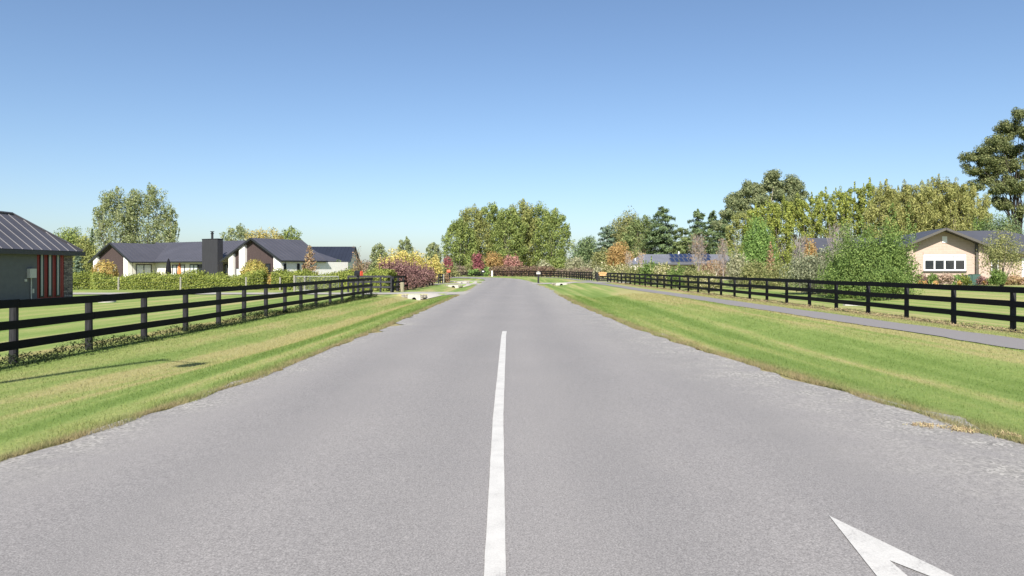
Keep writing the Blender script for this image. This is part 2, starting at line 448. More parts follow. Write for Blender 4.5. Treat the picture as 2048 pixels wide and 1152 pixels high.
def bumpf(x, c, w): return np.exp(-((x-c)/w)**2)
def gz(x, y):
    """ground height"""
    x = np.asarray(x, float); y = np.asarray(y, float)
    near = smoothstep(3, 22, y)
    # left swale, interrupted by the driveway crossings
    cross = 1-np.maximum.reduce([smoothstep(a+.19, a+.34, y)*(1-smoothstep(b-.1, b+.15, y)) for a, b in ((48.6,52.6),(78.5,83.5),(95.5,100.5))])
    zl = -.40*bumpf(x, -6.75+.0*y, 1.35)*near*cross*(1-smoothstep(104,112,y))
    zl = zl - .05*smoothstep(-8, -9, x)*(x < 0)
    crossr = 1-smoothstep(79.82, 80.0, y)*(1-smoothstep(85.9, 86.2, y))
    zr = -.15*bumpf(x, xr(y)+2.3, 1.0)*near*crossr*(1-smoothstep(100,108,y))
    zr = zr + .12*smoothstep(xr(y)+3.0, xr(y)+4.6, x)*(1-smoothstep(95, 105, y))
    fx = xfr(np.clip(y, 0, 95))
    lawn = .40*smoothstep(2, 18, x-fx)*smoothstep(6,20,y)*(1-smoothstep(80,110,y))
    z = np.where(x < 0, zl, zr+lawn) - .016
    # verges fall away from the seal edge gently
    return z

def arr(*segs):
    out = []
    for a, b, st in segs: out.append(np.arange(a, b, st))
    return np.concatenate(out)
gx = np.unique(np.round(np.concatenate([arr((-1200,-300,150),(-300,-60,20),(-60,-16,4),(-16,17,.2),(17,60,3),(60,300,20),(300,1201,150))]), 4))
gy = np.unique(np.round(np.concatenate([arr((-60,-8,8),(-8,4,1),(4,30,.35),(30,47,.7),(47,54,.1),(54,77,.8),(77,88,.12),(88,95,.6),(95,101.5,.12),(101.5,150,1.2),(150,300,10),(300,1000,70),(1000,4001,500))]), 4))
XX, YY = np.meshgrid(gx, gy)
ZZ = gz(XX, YY)
nx, ny = len(gx), len(gy)
me = bpy.data.meshes.new('ground')
vco = np.stack([XX.ravel(), YY.ravel(), ZZ.ravel()], 1).astype(np.float32)
me.vertices.add(nx*ny); me.vertices.foreach_set('co', vco.ravel())
ii = (np.arange(ny-1)[:,None]*nx + np.arange(nx-1)[None,:]).ravel()
quad = np.stack([ii, ii+1, ii+1+nx, ii+nx], 1).astype(np.int32)
me.loops.add(quad.size); me.loops.foreach_set('vertex_index', quad.ravel())
me.polygons.add(len(quad)); me.polygons.foreach_set('loop_start', np.arange(0, quad.size, 4, dtype=np.int32))
me.polygons.foreach_set('use_smooth', np.ones(len(quad), dtype=bool))
me.update(calc_edges=True)
def edge_attr(x, y):
    dl = np.maximum(0, xl(y)-x); dr = np.maximum(0, x-xr(y))
    e = np.exp(-(dl/.22)**2)*(x < 0) + np.exp(-(dr/.34)**2)*(x >= 0)
    dpath = np.abs(x-(xfr(y)-.1)); e = np.maximum(e, .8*np.exp(-(dpath/.5)**2)*(y < 92))
    return np.where(y > 108, 0, e)
def dry_attr(x, y):
    dl = np.maximum(0, xl(y)-x); dr = np.maximum(0, x-xr(y))
    a = np.where(x < 0, .75*smoothstep(1.3, 2.6, dl)*(1-.45*smoothstep(5.2, 7, dl)), .25*(1-smoothstep(.3, .9, dr))+.85*smoothstep(2.6, 4.6, dr)*(1-.5*smoothstep(9, 12, dr)))
    return np.where(y > 110, .4, a)
at = me.attributes.new('dry', 'FLOAT', 'POINT'); at.data.foreach_set('value', dry_attr(vco[:,0].astype(float), vco[:,1].astype(float)).astype(np.float32))
at = me.attributes.new('edge', 'FLOAT', 'POINT'); at.data.foreach_set('value', edge_attr(vco[:,0].astype(float), vco[:,1].astype(float)).astype(np.float32))
ground = link('ground', me, M['grass']); tag(ground, kind='structure')

rng = np.random.default_rng(7)
def resample(P, step):
    d = np.r_[0, np.cumsum(np.hypot(*np.diff(P, axis=0).T))]
    n = max(2, int(d[-1]/step)); t = np.linspace(0, d[-1], n)
    return np.stack([np.interp(t, d, P[:,0]), np.interp(t, d, P[:,1])], 1)
def rag(n, seed, lo=3, amp=.16):
    r = np.random.default_rng(seed); out = np.zeros(n)
    for k, a in ((40,.8),(14,.7),(5,.75),(2,.7)):
        m = max(2, n//k+2); out += a*np.interp(np.linspace(0, m-1, n), np.arange(m), r.normal(size=m))
    return out*amp/1.4
def strip(name, L, Rr, z, mat, cols=14, ragged=.1, seed=1, crown=0.0, edgew=.7, n=None):
    """ribbon between two polylines resampled to the same count, with ragged edges"""
    n = n or 1
    t = np.linspace(0, 1, n)
    sm = np.cumsum
    off_l, off_r = rag(n, seed, amp=ragged), rag(n, seed+50, amp=ragged)
    dirv = (Rr-L); wd = np.linalg.norm(dirv, axis=1); dirv = dirv/wd[:,None]
    L = L - dirv*off_l[:,None]; Rr = Rr + dirv*off_r[:,None]
    u = np.linspace(0, 1, cols); u = .5-.5*np.cos(np.pi*u)
    P = L[:,None,:]*(1-u)[None,:,None] + Rr[:,None,:]*u[None,:,None]
    zz = z + crown*4*u*(1-u)
    V = np.concatenate([P, np.broadcast_to(zz[None,:,None], (n, cols, 1))], 2).reshape(-1, 3).astype(np.float32)
    me = bpy.data.meshes.new(name); me.vertices.add(len(V)); me.vertices.foreach_set('co', V.ravel())
    ii = (np.arange(n-1)[:,None]*cols+np.arange(cols-1)[None,:]).ravel()
    q = np.stack([ii, ii+1, ii+1+cols, ii+cols], 1).astype(np.int32)
    me.loops.add(q.size); me.loops.foreach_set('vertex_index', q.ravel())
    me.polygons.add(len(q)); me.polygons.foreach_set('loop_start', np.arange(0, q.size, 4, dtype=np.int32))
    me.update(calc_edges=True)
    wid = np.linalg.norm(Rr-L, axis=1)
    dl = u[None,:]*wid[:,None]; dr = (1-u)[None,:]*wid[:,None]
    e = np.maximum(.95*np.exp(-(dl/edgew)**2), np.exp(-(dr/(edgew*2.4))**2))
    at = me.attributes.new('edge', 'FLOAT', 'POINT'); at.data.foreach_set('value', e.ravel().astype(np.float32))
    o = link(name, me, mat); tag(o, kind='structure'); return o
# road: pair left and right edge points at equal fractions before and through the bend
ys = np.concatenate([np.arange(-8, 40, .12), np.arange(40, 102, .4)])
Ls = np.stack([xl(ys), ys], 1); Rs = np.stack([xr(ys), ys], 1)
Lb = resample(np.r_[[[float(xl(102)),102.]], EL[11:]], .8); Rb0 = np.r_[[[float(xr(102)),102.]], ER[14:]]
d = np.r_[0, np.cumsum(np.hypot(*np.diff(Rb0, axis=0).T))]; t = np.linspace(0, d[-1], len(Lb))
Rb = np.stack([np.interp(t, d, Rb0[:,0]), np.interp(t, d, Rb0[:,1])], 1)
Lr = np.r_[Ls, Lb[1:]]; Rr_ = np.r_[Rs, Rb[1:]]
strip('road', Lr, Rr_, 0.0, M['road'], 26, .13, 3, .03, .55, len(Lr))

# footpath on the right, beside the boundary fence
py_ = np.concatenate([np.arange(2, 40, .3), np.arange(40, 90, .8)])
fx = xfr(py_)
pl = np.stack([fx-2.75+.15*smoothstep(40,80,py_), py_], 1); pr = np.stack([fx-1.3, py_], 1)
fp_ = [strip('footpath', pl, pr, .128, M['path'], 6, .07, 9, 0, .3, len(py_))]
yb = np.arange(90, 150, 1.5)
pb = np.stack([np.interp(yb, [90,104,125,145,150], [8.4,8.2,7.4,3.6,2.2]), yb], 1)
fp_.append(strip('footpath', pb, pb+np.array((1.3,0)), .03, M['path'], 5, .05, 10, 0, .3, len(yb)))
for q_ in fp_:
    for v in q_.data.vertices: v.co.z = float(gz(v.co.x, v.co.y))+.018

def drive(name, ya, yb, x0, x1, fl, z=.006, seed=2, zend=None):
    """driveway from the road edge x0 out to x1, flared by fl at the road"""
    n = 70; xs = np.linspace(x0, x1, n); s = (xs-x0)/(x1-x0)*abs(x1-x0)
    f = fl*np.exp(-s/1.1)
    A = np.stack([xs, np.full(n, ya)-f], 1); B = np.stack([xs, np.full(n, yb)+f], 1)
    if x1 > x0: A, B = A, B
    o = strip(name, A, B, z, M['drive'], 6, .05, seed, 0, .3, n)
    for v in o.data.vertices: v.co.z = float(gz(v.co.x, v.co.y))+.032
    return o
drive('driveway', 48.9, 52.3, -3.6, -40, 2.2, .016, 21)
drive('driveway', 79, 83, -4.2, -16, 2.0, .016, 22)
drive('driveway', 96, 100, -4.6, -16, 2.0, .016, 23)
drive('driveway', 80.4, 85.4, 1.4, 24, 2.0, .016, 24)

# centre line and arrow, painted on the seal
def painted(name, label, pts_list, z):
    mb = MB()
    for pts in pts_list:
        n = len(pts); mb.add([(p[0], p[1], z(p) if callable(z) else z) for p in pts], [tuple(range(n))])
    o = mb.build(name, M['line']); return tag(o, label, 'road marking')
def zroad(p):
    L_, R_ = float(xl(p[1])), float(xr(p[1])); u = (p[0]-L_)/(R_-L_)
    return .03*4*u*(1-u) + .005
cl = [(-.115,2.2),(-.138,4.0),(-.19,6.0),(-.245,8.1),(-.29,11),(-.345,14.3),(-.40,17.8),(-.41,19.25)]
mb = MB(); rr = np.random.default_rng(5)
yy = np.arange(2.2, 19.26, .05); xc = np.interp(yy, [p[1] for p in cl], [p[0] for p in cl])
w1 = .059+rag(len(yy), 31, amp=.0014); w2 = .059+rag(len(yy), 32, amp=.0014)
vs = []
for a, b, c, d in zip(xc, yy, w1, w2):
    vs += [(a-c, b, zroad((a-c, b))), (a+d, b, zroad((a+d, b)))]
mb.add(vs, [(2*i, 2*i+1, 2*i+3, 2*i+2) for i in range(len(yy)-1)])
tag(mb.build('centre_line', M['line']), 'long white painted centre line running up the middle of the grey road', 'road marking')
tip = G(1658, 1040); 
def gp(a, b): return G(a, b)
L1, L2, R1, R2 = gp(1745,1152), gp(1803,1152), gp(1832,1152), gp(1887,1152); nt_ = gp(1779,1131)
def ext(a, b, k): return (a[0]+(b[0]-a[0])*k, a[1]+(b[1]-a[1])*k)
painted('arrow_marking', 'white painted arrow head on the road at the lower right', [
    [tip, ext(tip, L1, 1.0), ext(tip, L1, 1.9), ext(nt_, L2, 4.6), L2, nt_],
    [tip, nt_, R1, ext(nt_, R1, 4.4), ext(tip, R2, 1.9), R2]], lambda p: zroad(p))

# ------------------------------------------------------------------ fences
def rail_fence(name, label, pts, zs, height, rails=3, mat_r='black', mat_p='post', side=1, rail_h=.15, group=None, gaps=(), postw=.15, rounded=True, over=2, seed=0):
    """posts at pts (x,y); rails nailed on one side, each spanning `over` bays, end to end"""
    r = random.Random(seed)
    o = thing(name, label, 'fence', (pts[0][0], pts[0][1], 0), 0, group)
    ox, oy = pts[0]
    n = len(pts)
    for i, ((x, y), z) in enumerate(zip(pts, zs)):
        mb = MB(); lx, ly = x-ox, y-oy
        lean = (r.uniform(-.012,.012), r.uniform(-.012,.012))
        h = height - .03 + r.uniform(-.012, .012)
        if rounded:
            mb.tube([(lx, ly, z-.25), (lx+lean[0]*.5, ly+lean[1]*.5, z+h*.5), (lx+lean[0], ly+lean[1], z+h-.015), (lx+lean[0], ly+lean[1], z+h)], [postw*.52, postw*.5, postw*.49, postw*.42], 12)
        else:
            mb.box(lx-postw/2, lx+postw/2, ly-postw*.4, ly+postw*.4, z-.25, z+h)
        mb.build('post', M[mat_p], o, smooth=False)
    hs = [height-rail_h/2, height-rail_h/2-(height-.38)/2*1.0, None]
    gap = (height-rail_h/2-.36)/(rails-1) if rails > 1 else 0
    for k in range(rails):
        i = 0
        if k == 1: i = -1
        while i < n-1:
            a = max(i, 0); b = min(i+over, n-1); i += over
            if b <= a or any(g in range(a, b) for g in gaps): continue
            pa, pb = pts[a], pts[b]
            dx, dy = pb[0]-pa[0], pb[1]-pa[1]; L = math.hypot(dx, dy)
            nx_, ny_ = (dy/L*side, -dx/L*side)
            off = postw/2+.022
            hz = height-rail_h/2-k*gap
            j = r.uniform(-.008,.008)
            A = Vector((pa[0]-ox+nx_*off+dx/L*.004, pa[1]-oy+ny_*off+dy/L*.004, zs[a]+hz+j))
            B = Vector((pb[0]-ox+nx_*off-dx/L*.004, pb[1]-oy+ny_*off-dy/L*.004, zs[b]+hz+r.uniform(-.008,.008)))
            mid = (A+B)/2 + Vector((nx_*r.uniform(-.006,.006), ny_*r.uniform(-.006,.006), r.uniform(-.012,.004)))
            mb = MB()
            up = Vector((0,0,rail_h/2)); sd = Vector((nx_, ny_, 0))*.022
            vs = [p+s_*sd+u_*up for p in (A, mid, B) for s_, u_ in ((-1,-1),(1,-1),(1,1),(-1,1))]
            fs = [(0,1,2,3),(11,10,9,8)]
            for q in (0, 4):
                fs += [(q,q+4,q+5,q+1),(q+1,q+5,q+6,q+2),(q+2,q+6,q+7,q+3),(q+3,q+7,q+4,q)]
            mb.add(vs, fs); mb.build('rail', M[mat_r], o)
    return o

# near left fence: post pixels read off the photograph give Y = F*9.4/(CX-px)
lpx = [-260,-86,27,178,288,371,437,488,532,570,602,632,660,684,707,726,742]
lY = [F*9.4/(CX-p) for p in lpx]
lY[0] = lY[2]-4.4; lY[1] = lY[2]-2.2
lpts = [(-9.4, y) for y in lY]
lz = [float(gz(x, y)) for x, y in lpts]
rail_fence('post_and_rail_fence', 'black three rail fence along the left verge, before the grey house with red panels', lpts, lz, 1.2, seed=1, rail_h=.155)
# near right fence
n = 33; rp = []
for i in range(n):
    Y = 11.1 + 2.36*i
    if Y > 85: break
    rp.append((float(xfr(Y)), Y))
rail_fence('post_and_rail_fence', 'black three rail fence along the footpath on the right', rp, [float(gz(x-.3, y)) for x, y in rp], 1.14, side=-1, seed=2, postw=.135, rail_h=.15)
# fence along the outside of the bend
def along(pts, step):
    P = resample(np.array(pts, float), step); return [tuple(map(float, p)) for p in P]
fp = along([(10.2,97),(10.0,104),(9.6,115),(8.9,126),(7.4,137),(4.8,146.5),(1,153),(-5.6,158.5)], 2.4)
rail_fence('post_and_rail_fence', 'far black three rail fence curving round the outside of the bend', fp, [float(gz(x, y)) for x, y in fp], 1.2, side=-1, seed=3, postw=.15, rail_h=.17)
fp = along([(-8.5,161),(-16,163),(-30,166)], 2.4)
rail_fence('post_and_rail_fence', 'far low dark fence left of the white marker post, below mauve shrubs', fp, [float(gz(x, y)) for x, y in fp], 1.0, side=-1, seed=4, postw=.15, rail_h=.17)
# black fence, sunlit grey put into its colour, on the far side of the first driveway
fp = [(-13.15,53.6),(-11.6,53.7),(-10.35,53.8)]
rail_fence('post_and_rail_fence', 'sunlit grey rail fence across the end of the left driveway, behind the mesh gate', [(-10.35-2.4*i, 53.8) for i in range(2)][::-1]+[(-9.55,53.8)], [-.04]*3, 1.22, rails=3, side=1, mat_r='greyrail', mat_p='greyrail', seed=5, over=1)
o_ = bpy.data.objects['post_and_rail_fence.004']; o_['label'] = 'short sunlit grey rail fence across the left driveway, under the yellow green laurels'
# fence carrying on past the first driveway, overgrown by purple shrubs
fp = along([(-9.5,54.2),(-9.5,78.6)], 2.2)
rail_fence('post_and_rail_fence', 'black rail fence overgrown by the row of purple shrubs', fp, [float(gz(x, y)) for x, y in fp], 1.2, seed=6)
fp = [(-9.45,84.2),(-9.45,86.0),(-9.45,88.2)]
rail_fence('post_and_rail_fence', 'short black rail fence between two driveways, beside the pale post', fp, [-.05]*3, 1.15, seed=7)
fp = [(-9.3,93.0),(-9.3,95.2)]
rail_fence('post_and_rail_fence', 'tiny stub of black fence carrying the reddish letterbox', fp, [-.05]*2, 1.15, seed=8, over=1)

# low wire fence with timber posts before the laurel hedge
o = thing('wire_fence', 'grey timber posts and wire in front of the laurel hedge', 'fence', (-45, 59.2, 0))
wx = [PX(p, 59.2) for p in (-40, 105, 237, 361, 492, 560)]
for x in wx:
    MB().tube([(x+45, 0, -.2), (x+45+.01, 0, 1.0)], [.075,.07], 8).build('post', M['wood_pale'], o)
for h in (.25,.55,.9):
    MB().tube([(wx[0]+45, -.08, h), (wx[-1]+45, -.08, h)], .0025, 4).build('wire', M['metal_grey'], o)

# galvanised mesh gate
o = thing('mesh_gate', 'galvanised pipe gate with wire mesh standing behind the left fence', 'gate', (PX(592,53.4), 53.4, 0))
gw = PX(677,53.4)-PX(592,53.4)
fr = MB(); rr_ = .022
fr.tube([(0,0,.08),(0,0,1.12)], rr_, 6).tube([(gw,0,.08),(gw,0,1.12)], rr_, 6).tube([(0,0,1.12),(gw,0,1.12)], rr_, 6).tube([(0,0,.1),(gw,0,.1)], rr_, 6)
fr.build('gate_frame', M['metal_grey'], o)
for k in (.33,.66): MB().tube([(gw*k,0,.1),(gw*k,0,1.12)], .018, 6).build('brace', M['metal_grey'], o)
ms = MB(); s_ = .12
for k in np.arange(-1.0, gw, s_):
    a = max(k, 0); z0 = .1+(a-k); b = min(k+1.02, gw); z1 = .1+(b-k)
    if a < b:
        ms.bar((a,.01,z0),(b,.01,z1),.006,.006); ms.bar((a,-.01,1.22-z0),(b,-.01,1.22-z1),.006,.006)
ms.build('mesh', M['metal_grey'], o)
MB().tube([(-.12,0,-.2),(-.12,0,1.2)], .07, 8).build('gate_post', M['wood_pale'], o)
MB().tube([(gw*.18,.25,-.2),(gw*.18,.25,1.15)], .07, 8).build('gate_post', M['wood_pale'], o)

# ------------------------------------------------------------------ culverts, letterboxes, small roadside things
def culvert(label, x, y, w, h, zb, wing, group='concrete culvert ends in the roadside swales'):
    o = thing('culvert_headwall', label, 'culvert', (x, y, zb), 0, group)
    # headwall: slab with a half round pipe mouth
    r_ = min(.16*w/.87, h*.55); n = 12; half = w/2
    pts = [(-half,0,0),(-half,0,h*.8),(-half*.85,0,h),(half*.85,0,h),(half,0,h*.8),(half,0,0)]
    arc = [(r_*math.cos(t), 0, r_*math.sin(t)*1.25) for t in np.linspace(0, math.pi, n)]
    MB().prism(pts+arc, (0,.22,0)).build('headwall', M['concrete'], o)
    MB().prism([(-r_,.2,0)]+[(r_*1.0*math.cos(t),.2,r_*1.25*math.sin(t)) for t in np.linspace(math.pi,0,n)]+[(r_,.2,0)], (0,.03,0)).build('pipe_mouth', M['dark'], o)
    for s in (-1,1):
        mb = MB(); rr = random.Random(int(x*100)+s)
        for k in range(int(wing/.2)):
            for j in range(3):
                zt = h*.95-(2-j)*h*.28; t = (k+.5)*.2+rr.uniform(-.04,.04)
                if zt < h*.1+t/wing*h*.75: continue
                q = .11+rr.uniform(-.02,.03)
                cx, cy, cz = s*(half+t), .06+rr.uniform(-.04,.04), zt-.05
                mb.lathe([(q*.55,-q*.6),(q*.95,-q*.25),(q,.1*q),(q*.7,q*.55)], (cx,cy,cz), 7)
        mb.build('stone_wing', M['stone'], o)
    return o
culvert('nearest white concrete culvert end below the left driveway', PX(830,49.0), 48.55, .87, .40, -.43, .6)
culvert('pale culvert end in the left verge before the purple shrubs end', PX(905,77.5), 78.4, 1.15, .36, -.41, .5)
culvert('farthest culvert end on the left, near the pale post', PX(923,95), 95.3, 1.3, .42, -.42, .45)
culvert('white culvert end under the driveway on the right of the road', PX(1123,79.4), 79.55, 1.2, .34, -.2, .55)

def letterbox_arch(o, L, W, H, mat_b, mat_f, z):
    """mailbox with a barrel roof: body along x, coloured front on the +x end"""
    prof = [(-W/2,0),(-W/2,H*.55)]+[(W/2*math.cos(t), H*.55+H*.45*math.sin(t)) for t in np.linspace(math.pi,0,9)[1:-1]]+[(W/2,H*.55),(W/2,0)]
    MB().prism([(0,a,z+b) for a, b in prof][::-1], (L,0,0)).build('box', mat_b, o)
    MB().prism([(L+.001,a*.96,z+.01+b*.96) for a, b in prof][::-1], (.03,0,0)).build('front', mat_f, o)
x = PX(711,50.2)
o = thing('letterbox', 'black letterbox with a red front on the grey fence by the left driveway', 'letterbox', (x, 50.2, 0), R(-25))
MB().box(.15,.27,-.06,.06,-.2,1.2).build('post', M['greyrail'], o)
letterbox_arch(o, .5, .3, .34, M['frame_black'], M['redorange'], 1.2)
# reddish letterbox far left
o = thing('letterbox', 'small reddish letterbox on the far stub of black fence', 'letterbox', (PX(894,94.1), 94.1, 1.12))
MB().box(0,.4,-.15,.15,0,.1).build('base', M['frame_black'], o)
letterbox_arch(o, .4, .28, .3, M['redorange'], M['redorange'], .1)
# letterbox on dark post right
g = G(1075, 566.5)
o = thing('letterbox', 'white letterbox on a dark post beside the right road edge', 'letterbox', (g[0]+.1, g[1], 0))
MB().box(-.1,.1,-.1,.1,-.2,1.05).build('post', M['post'], o)
MB().prism([(-.23,-.2,1.05),(.23,-.2,1.05),(.23,-.2,1.28),(0,-.2,1.36),(-.23,-.2,1.28)], (0,.4,0)).build('box', M['box_beige'], o)
MB().box(-.2,.2,-.216,-.202,1.22,1.25).build('slot', M['dark'], o)
# dark letterbox with white plate, by the far hedge
o = thing('letterbox', 'dark letterbox with a small white plate before the far green hedge', 'letterbox', (PX(966,157.5), 157.5, 0))
MB().box(-.08,.08,-.08,.08,-.1,.9).build('post', M['post'], o)
MB().prism([(-.5,-.25,.75),(.5,-.25,.75),(.5,-.25,1.2),(0,-.25,1.42),(-.5,-.25,1.2)], (0,.5,0)).build('box', M['frame_black'], o)
MB().box(-.18,.22,-.275,-.252,1.0,1.18).build('plate', M['white'], o)
# white marker post at the bend
g = G(984.5, 552.6)
o = thing('marker_post', 'white marker post at the end of the far fence', 'marker post', (g[0], min(g[1],157), 0))
MB().box(-.16,.16,-.05,.05,-.1,1.22).build('post', M['white'], o)
MB().box(-.161,.161,-.056,-.051,.86,.98).build('band', M['frame_black'], o)
# bollard
g = G(804, 581)
o = tag(MB().tube([(0,0,-.2),(.01,0,.55),(.015,0,.63),(.015,0,.66)], [.165,.16,.155,.12], 14).build('timber_bollard', M['wood']), 'stout round timber bollard beside the left driveway', 'bollard'); o.location = (g[0], g[1], -.03)
o = tag(MB().lathe([(.11,-.2),(.12,.2),(.13,.42),(.1,.6),(.05,.66)], n=10).build('fence_stump', M['post']), 'small black stump between the overgrown fence and the timber bollard', 'post'); o.location = (g[0]-.42, g[1]+.4, -.03)
# pale post
o = tag(MB().tube([(0,0,-.2),(.0,0,1.0),(.0,0,1.05)], [.15,.14,.1], 10).build('pale_post', M['wood_pale']), 'pale grey timber post next to the rusty dead shrub', 'post'); o.location = (PX(886.5,90), 90, -.05)
# tan letterbox on the dark gate at right
yg = 89.5
o = thing('farm_gate', 'dark slatted gate at the right end of the roadside fence, under the tan letterbox', 'gate', (PX(1195,yg), yg, .05))
gw = PX(1221,yg)-PX(1195,yg)
for z in (.12,.36,.6,.84): MB().box(.05,gw-.05,-.03,.03,z,z+.13).build('slat', M['post'], o)
for xx in (0, gw): MB().box(xx-.08,xx+.08,-.08,.08,-.2,1.1).build('gate_post', M['post'], o)
o = thing('letterbox', 'wide tan timber letterbox on top of the dark gate', 'letterbox', (PX(1197.5,yg-.2), yg-.2, .99))
lw = PX(1213,yg)-PX(1197.5,yg)
MB().prism([(0,0,0),(lw,0,0),(lw,0,.22),(lw/2,0,.3),(0,0,.22)], (0,.35,0)).build('box', M['tan'], o)
MB().box(.15,lw-.15,-.013,-.002,.12,.15).build('slot', M['dark'], o)
MB().box(lw*.1,lw*.9,.02,.3,-.18,-.003).build('bracket', M['tan'], o)
# concrete lid on left lawn
g = G(214, 602)
o = tag(MB().lathe([(.42,-.1),(.42,.1),(.39,.12),(.36,.125)], n=28).build('concrete_lid', M['concrete']), 'round pale concrete tank lid on the lawn behind the left fence', 'tank lid'); o.location = (g[0], g[1], -.03)
# street lamp out of frame on the left: its shadow lies across the near left verge
o = thing('street_lamp', 'tall street lamp left of the frame whose shadow falls on the verge', 'street lamp', (-9.05, 4.35, -.05))
MB().tube([(0,0,-.2),(0,0,4),(0,0,9.5)], [.09,.075,.05], 10).build('pole', M['metal_grey'], o)
MB().tube([(0,0,9.3),(.3,0,9.42),(1.12,0,9.45)], [.035,.03,.025], 8).build('arm', M['metal_grey'], o)
MB().lathe([(.03,9.40),(.05,9.3),(.2,9.24),(.2,8.85),(.12,8.78)], (.8,0,0), 12).build('lamp_head', M['frame_black'], o)

# ------------------------------------------------------------------ houses
class Frame:
    """local frame of a building: x' to the right along the facade, y' away from the viewer"""
    def __init__(s, px, Y, th, zg=0.0):
        s.O = (PX(px, Y), Y); s.th = R(th); s.zg = zg
        s.ex = (math.cos(s.th), -math.sin(s.th)); s.ey = (math.sin(s.th), math.cos(s.th))
    def lx(s, px, y):
        k = (px-CX)/F
        bx, by = s.O[0]+y*s.ey[0], s.O[1]+y*s.ey[1]
        return (k*by-bx)/(s.ex[0]-k*s.ex[1])
    def ly(s, px, x):
        k = (px-CX)/F
        bx, by = s.O[0]+x*s.ex[0], s.O[1]+x*s.ex[1]
        return (k*by-bx)/(s.ey[0]-k*s.ey[1])
    def z(s, py, x, y):
        Y = s.O[1]+x*s.ex[1]+y*s.ey[1]
        return ZY(py, Y)-s.zg
    def root(s, name, label, cat='house'):
        return thing(name, label, cat, (s.O[0], s.O[1], s.zg), -s.th)

def slope(mb, poly, thick=.1, rib=.0, rib_w=.05, rib_h=.03):
    """roof plane: poly[0]->poly[1] is the eave (anticlockwise from above); slab plus ribs running up the slope"""
    P = [Vector(p) for p in poly]
    e = (P[1]-P[0]).normalized(); nrm = (P[1]-P[0]).cross(P[-1]-P[0]).normalized(); s = nrm.cross(e)
    mb.prism([p-nrm*thick for p in P], nrm*thick)
    if rib:
        q = [((p-P[0]).dot(e), (p-P[0]).dot(s)) for p in P]
        us = [a for a, b in q]; u = min(us)+rib*.5
        while u < max(us):
            vs = []
            for (a, b), (c, d) in zip(q, q[1:]+q[:1]):
                if (a-u)*(c-u) < 0: vs.append(b+(d-b)*(u-a)/(c-a))
            if len(vs) >= 2 and max(vs)-min(vs) > .15:
                A = P[0]+e*u+s*(min(vs)+.005); B = P[0]+e*u+s*(max(vs)-.01)
                we = e*rib_w/2; wt = e*rib_w/3.5; h = nrm*rib_h; lo = -nrm*.004
                mb.add([A-we+lo, A+we+lo, A+wt+h, A-wt+h, B-we+lo, B+we+lo, B+wt+h, B-wt+h],
                       [(0,1,2,3),(7,6,5,4),(1,5,6,2),(2,6,7,3),(3,7,4,0)])
            u += rib

def window(root, x0, x1, y, z0, z1, frame='frame_black', glass='glass', n=1, fw=.06, out=.05, blind=0, name='window', axis='x', face=-1):
    """window with a frame proud of the wall, glass set back; axis x: wall runs along x, facing -y; axis y: wall runs along y, facing face*x"""
    def bx(mb, a0, a1, d0, d1, c0, c1):
        if axis == 'x': mb.box(a0, a1, y+d0*1, y+d1*1, c0, c1)
        else: mb.box(min(y-face*-1*0+face*(-d0), y+face*(-d1)), max(y+face*(-d0), y+face*(-d1)), a0, a1, c0, c1)
    fr = MB()
    bx(fr, x0, x1, -out, .0, z0, z0+fw); bx(fr, x0, x1, -out, .0, z1-fw, z1)
    w = (x1-x0-fw)/n
    for k in range(n+1):
        a = x0+k*w
        bx(fr, a, a+fw, -out, .0, z0+fw, z1-fw)
    f = fr.build(name, M[frame], root)
    for k in range(n):
        a = x0+k*w+fw
        g = MB(); bx(g, a, a+w-fw, -.012, -.004, z0+fw, z1-fw); g.build('pane', M[glass], f)
        if blind:
            b = MB(); bx(b, a+.01, a+w-fw-.01, -.022, -.014, z1-fw-(z1-z0-2*fw)*blind, z1-fw); b.build('blind', M['blind'], f)
    return f

# --- near left house: grey render, red panel, schist corner; its wall runs along the view and faces the road
hx, hy = -25.0, 40.5
o = thing('grey_house', 'dark grey rendered house with red window panel and stone corner at the left edge', 'house', (hx, hy, -.06))
EAV = 2.72
MB().box(-9.5,0,-22,-2.97,0,EAV).build('wall', M['render_grey'], o)
MB().box(-9.5,0.02,-.8,0,0,EAV).build('stone_pier', M['schist'], o)
pan = MB(); pan.box(-.25,.0,-2.965,-.805,0.0,EAV)
for k in range(15):
    yb_ = -2.94+k*.152
    pan.box(.0,.012,yb_,yb_+.125,0.02,EAV-.02)
pan.build('red_panel', M['red'], o)
for py0, py1 in ((78.5,87),(94.5,103.5),(111,119)):
    y0 = F*25/(CX-py0)-hy; y1 = F*25/(CX-py1)-hy
    window(o, y0, y1, .014, .25, EAV-.12, 'frame_black', 'curtain_pale', 1, .085, .03, axis='y', face=1)
rf = MB()
ex, ey, dd, rz = .25, .55, 2.35, 1.95
E0 = (ex, -23.0, EAV); E1 = (ex, ey, EAV); RG1 = (ex-dd, ey-dd, EAV+rz); RG0 = (ex-dd, -23.0, EAV+rz)
slope(rf, [E0, E1, RG1, RG0], .06, .73, .045, .028)
W2 = ex-2*dd
slope(rf, [E1, (W2, ey, EAV), RG1], .06, .73, .045, .028)
slope(rf, [(W2, ey, EAV), (W2, -23.0, EAV), RG0, RG1], .06)
rf.tube([tuple(Vector(E1)+Vector((0,0,.04))), tuple(Vector(RG1)+Vector((0,0,.03)))], .06, 6)
rf.tube([tuple(Vector(RG0)+Vector((0,0,.03))), tuple(Vector(RG1)+Vector((0,0,.03)))], .07, 6)
rf.build('roof', M['roof_near'], o)
gt = MB(); gt.box(ex-.02,ex+.1,-23,ey+.1,EAV-.25,EAV-.03); gt.box(W2,ex-.021,ey-.02,ey+.1,EAV-.25,EAV-.03)
gt.build('gutter', M['gutter'], o)
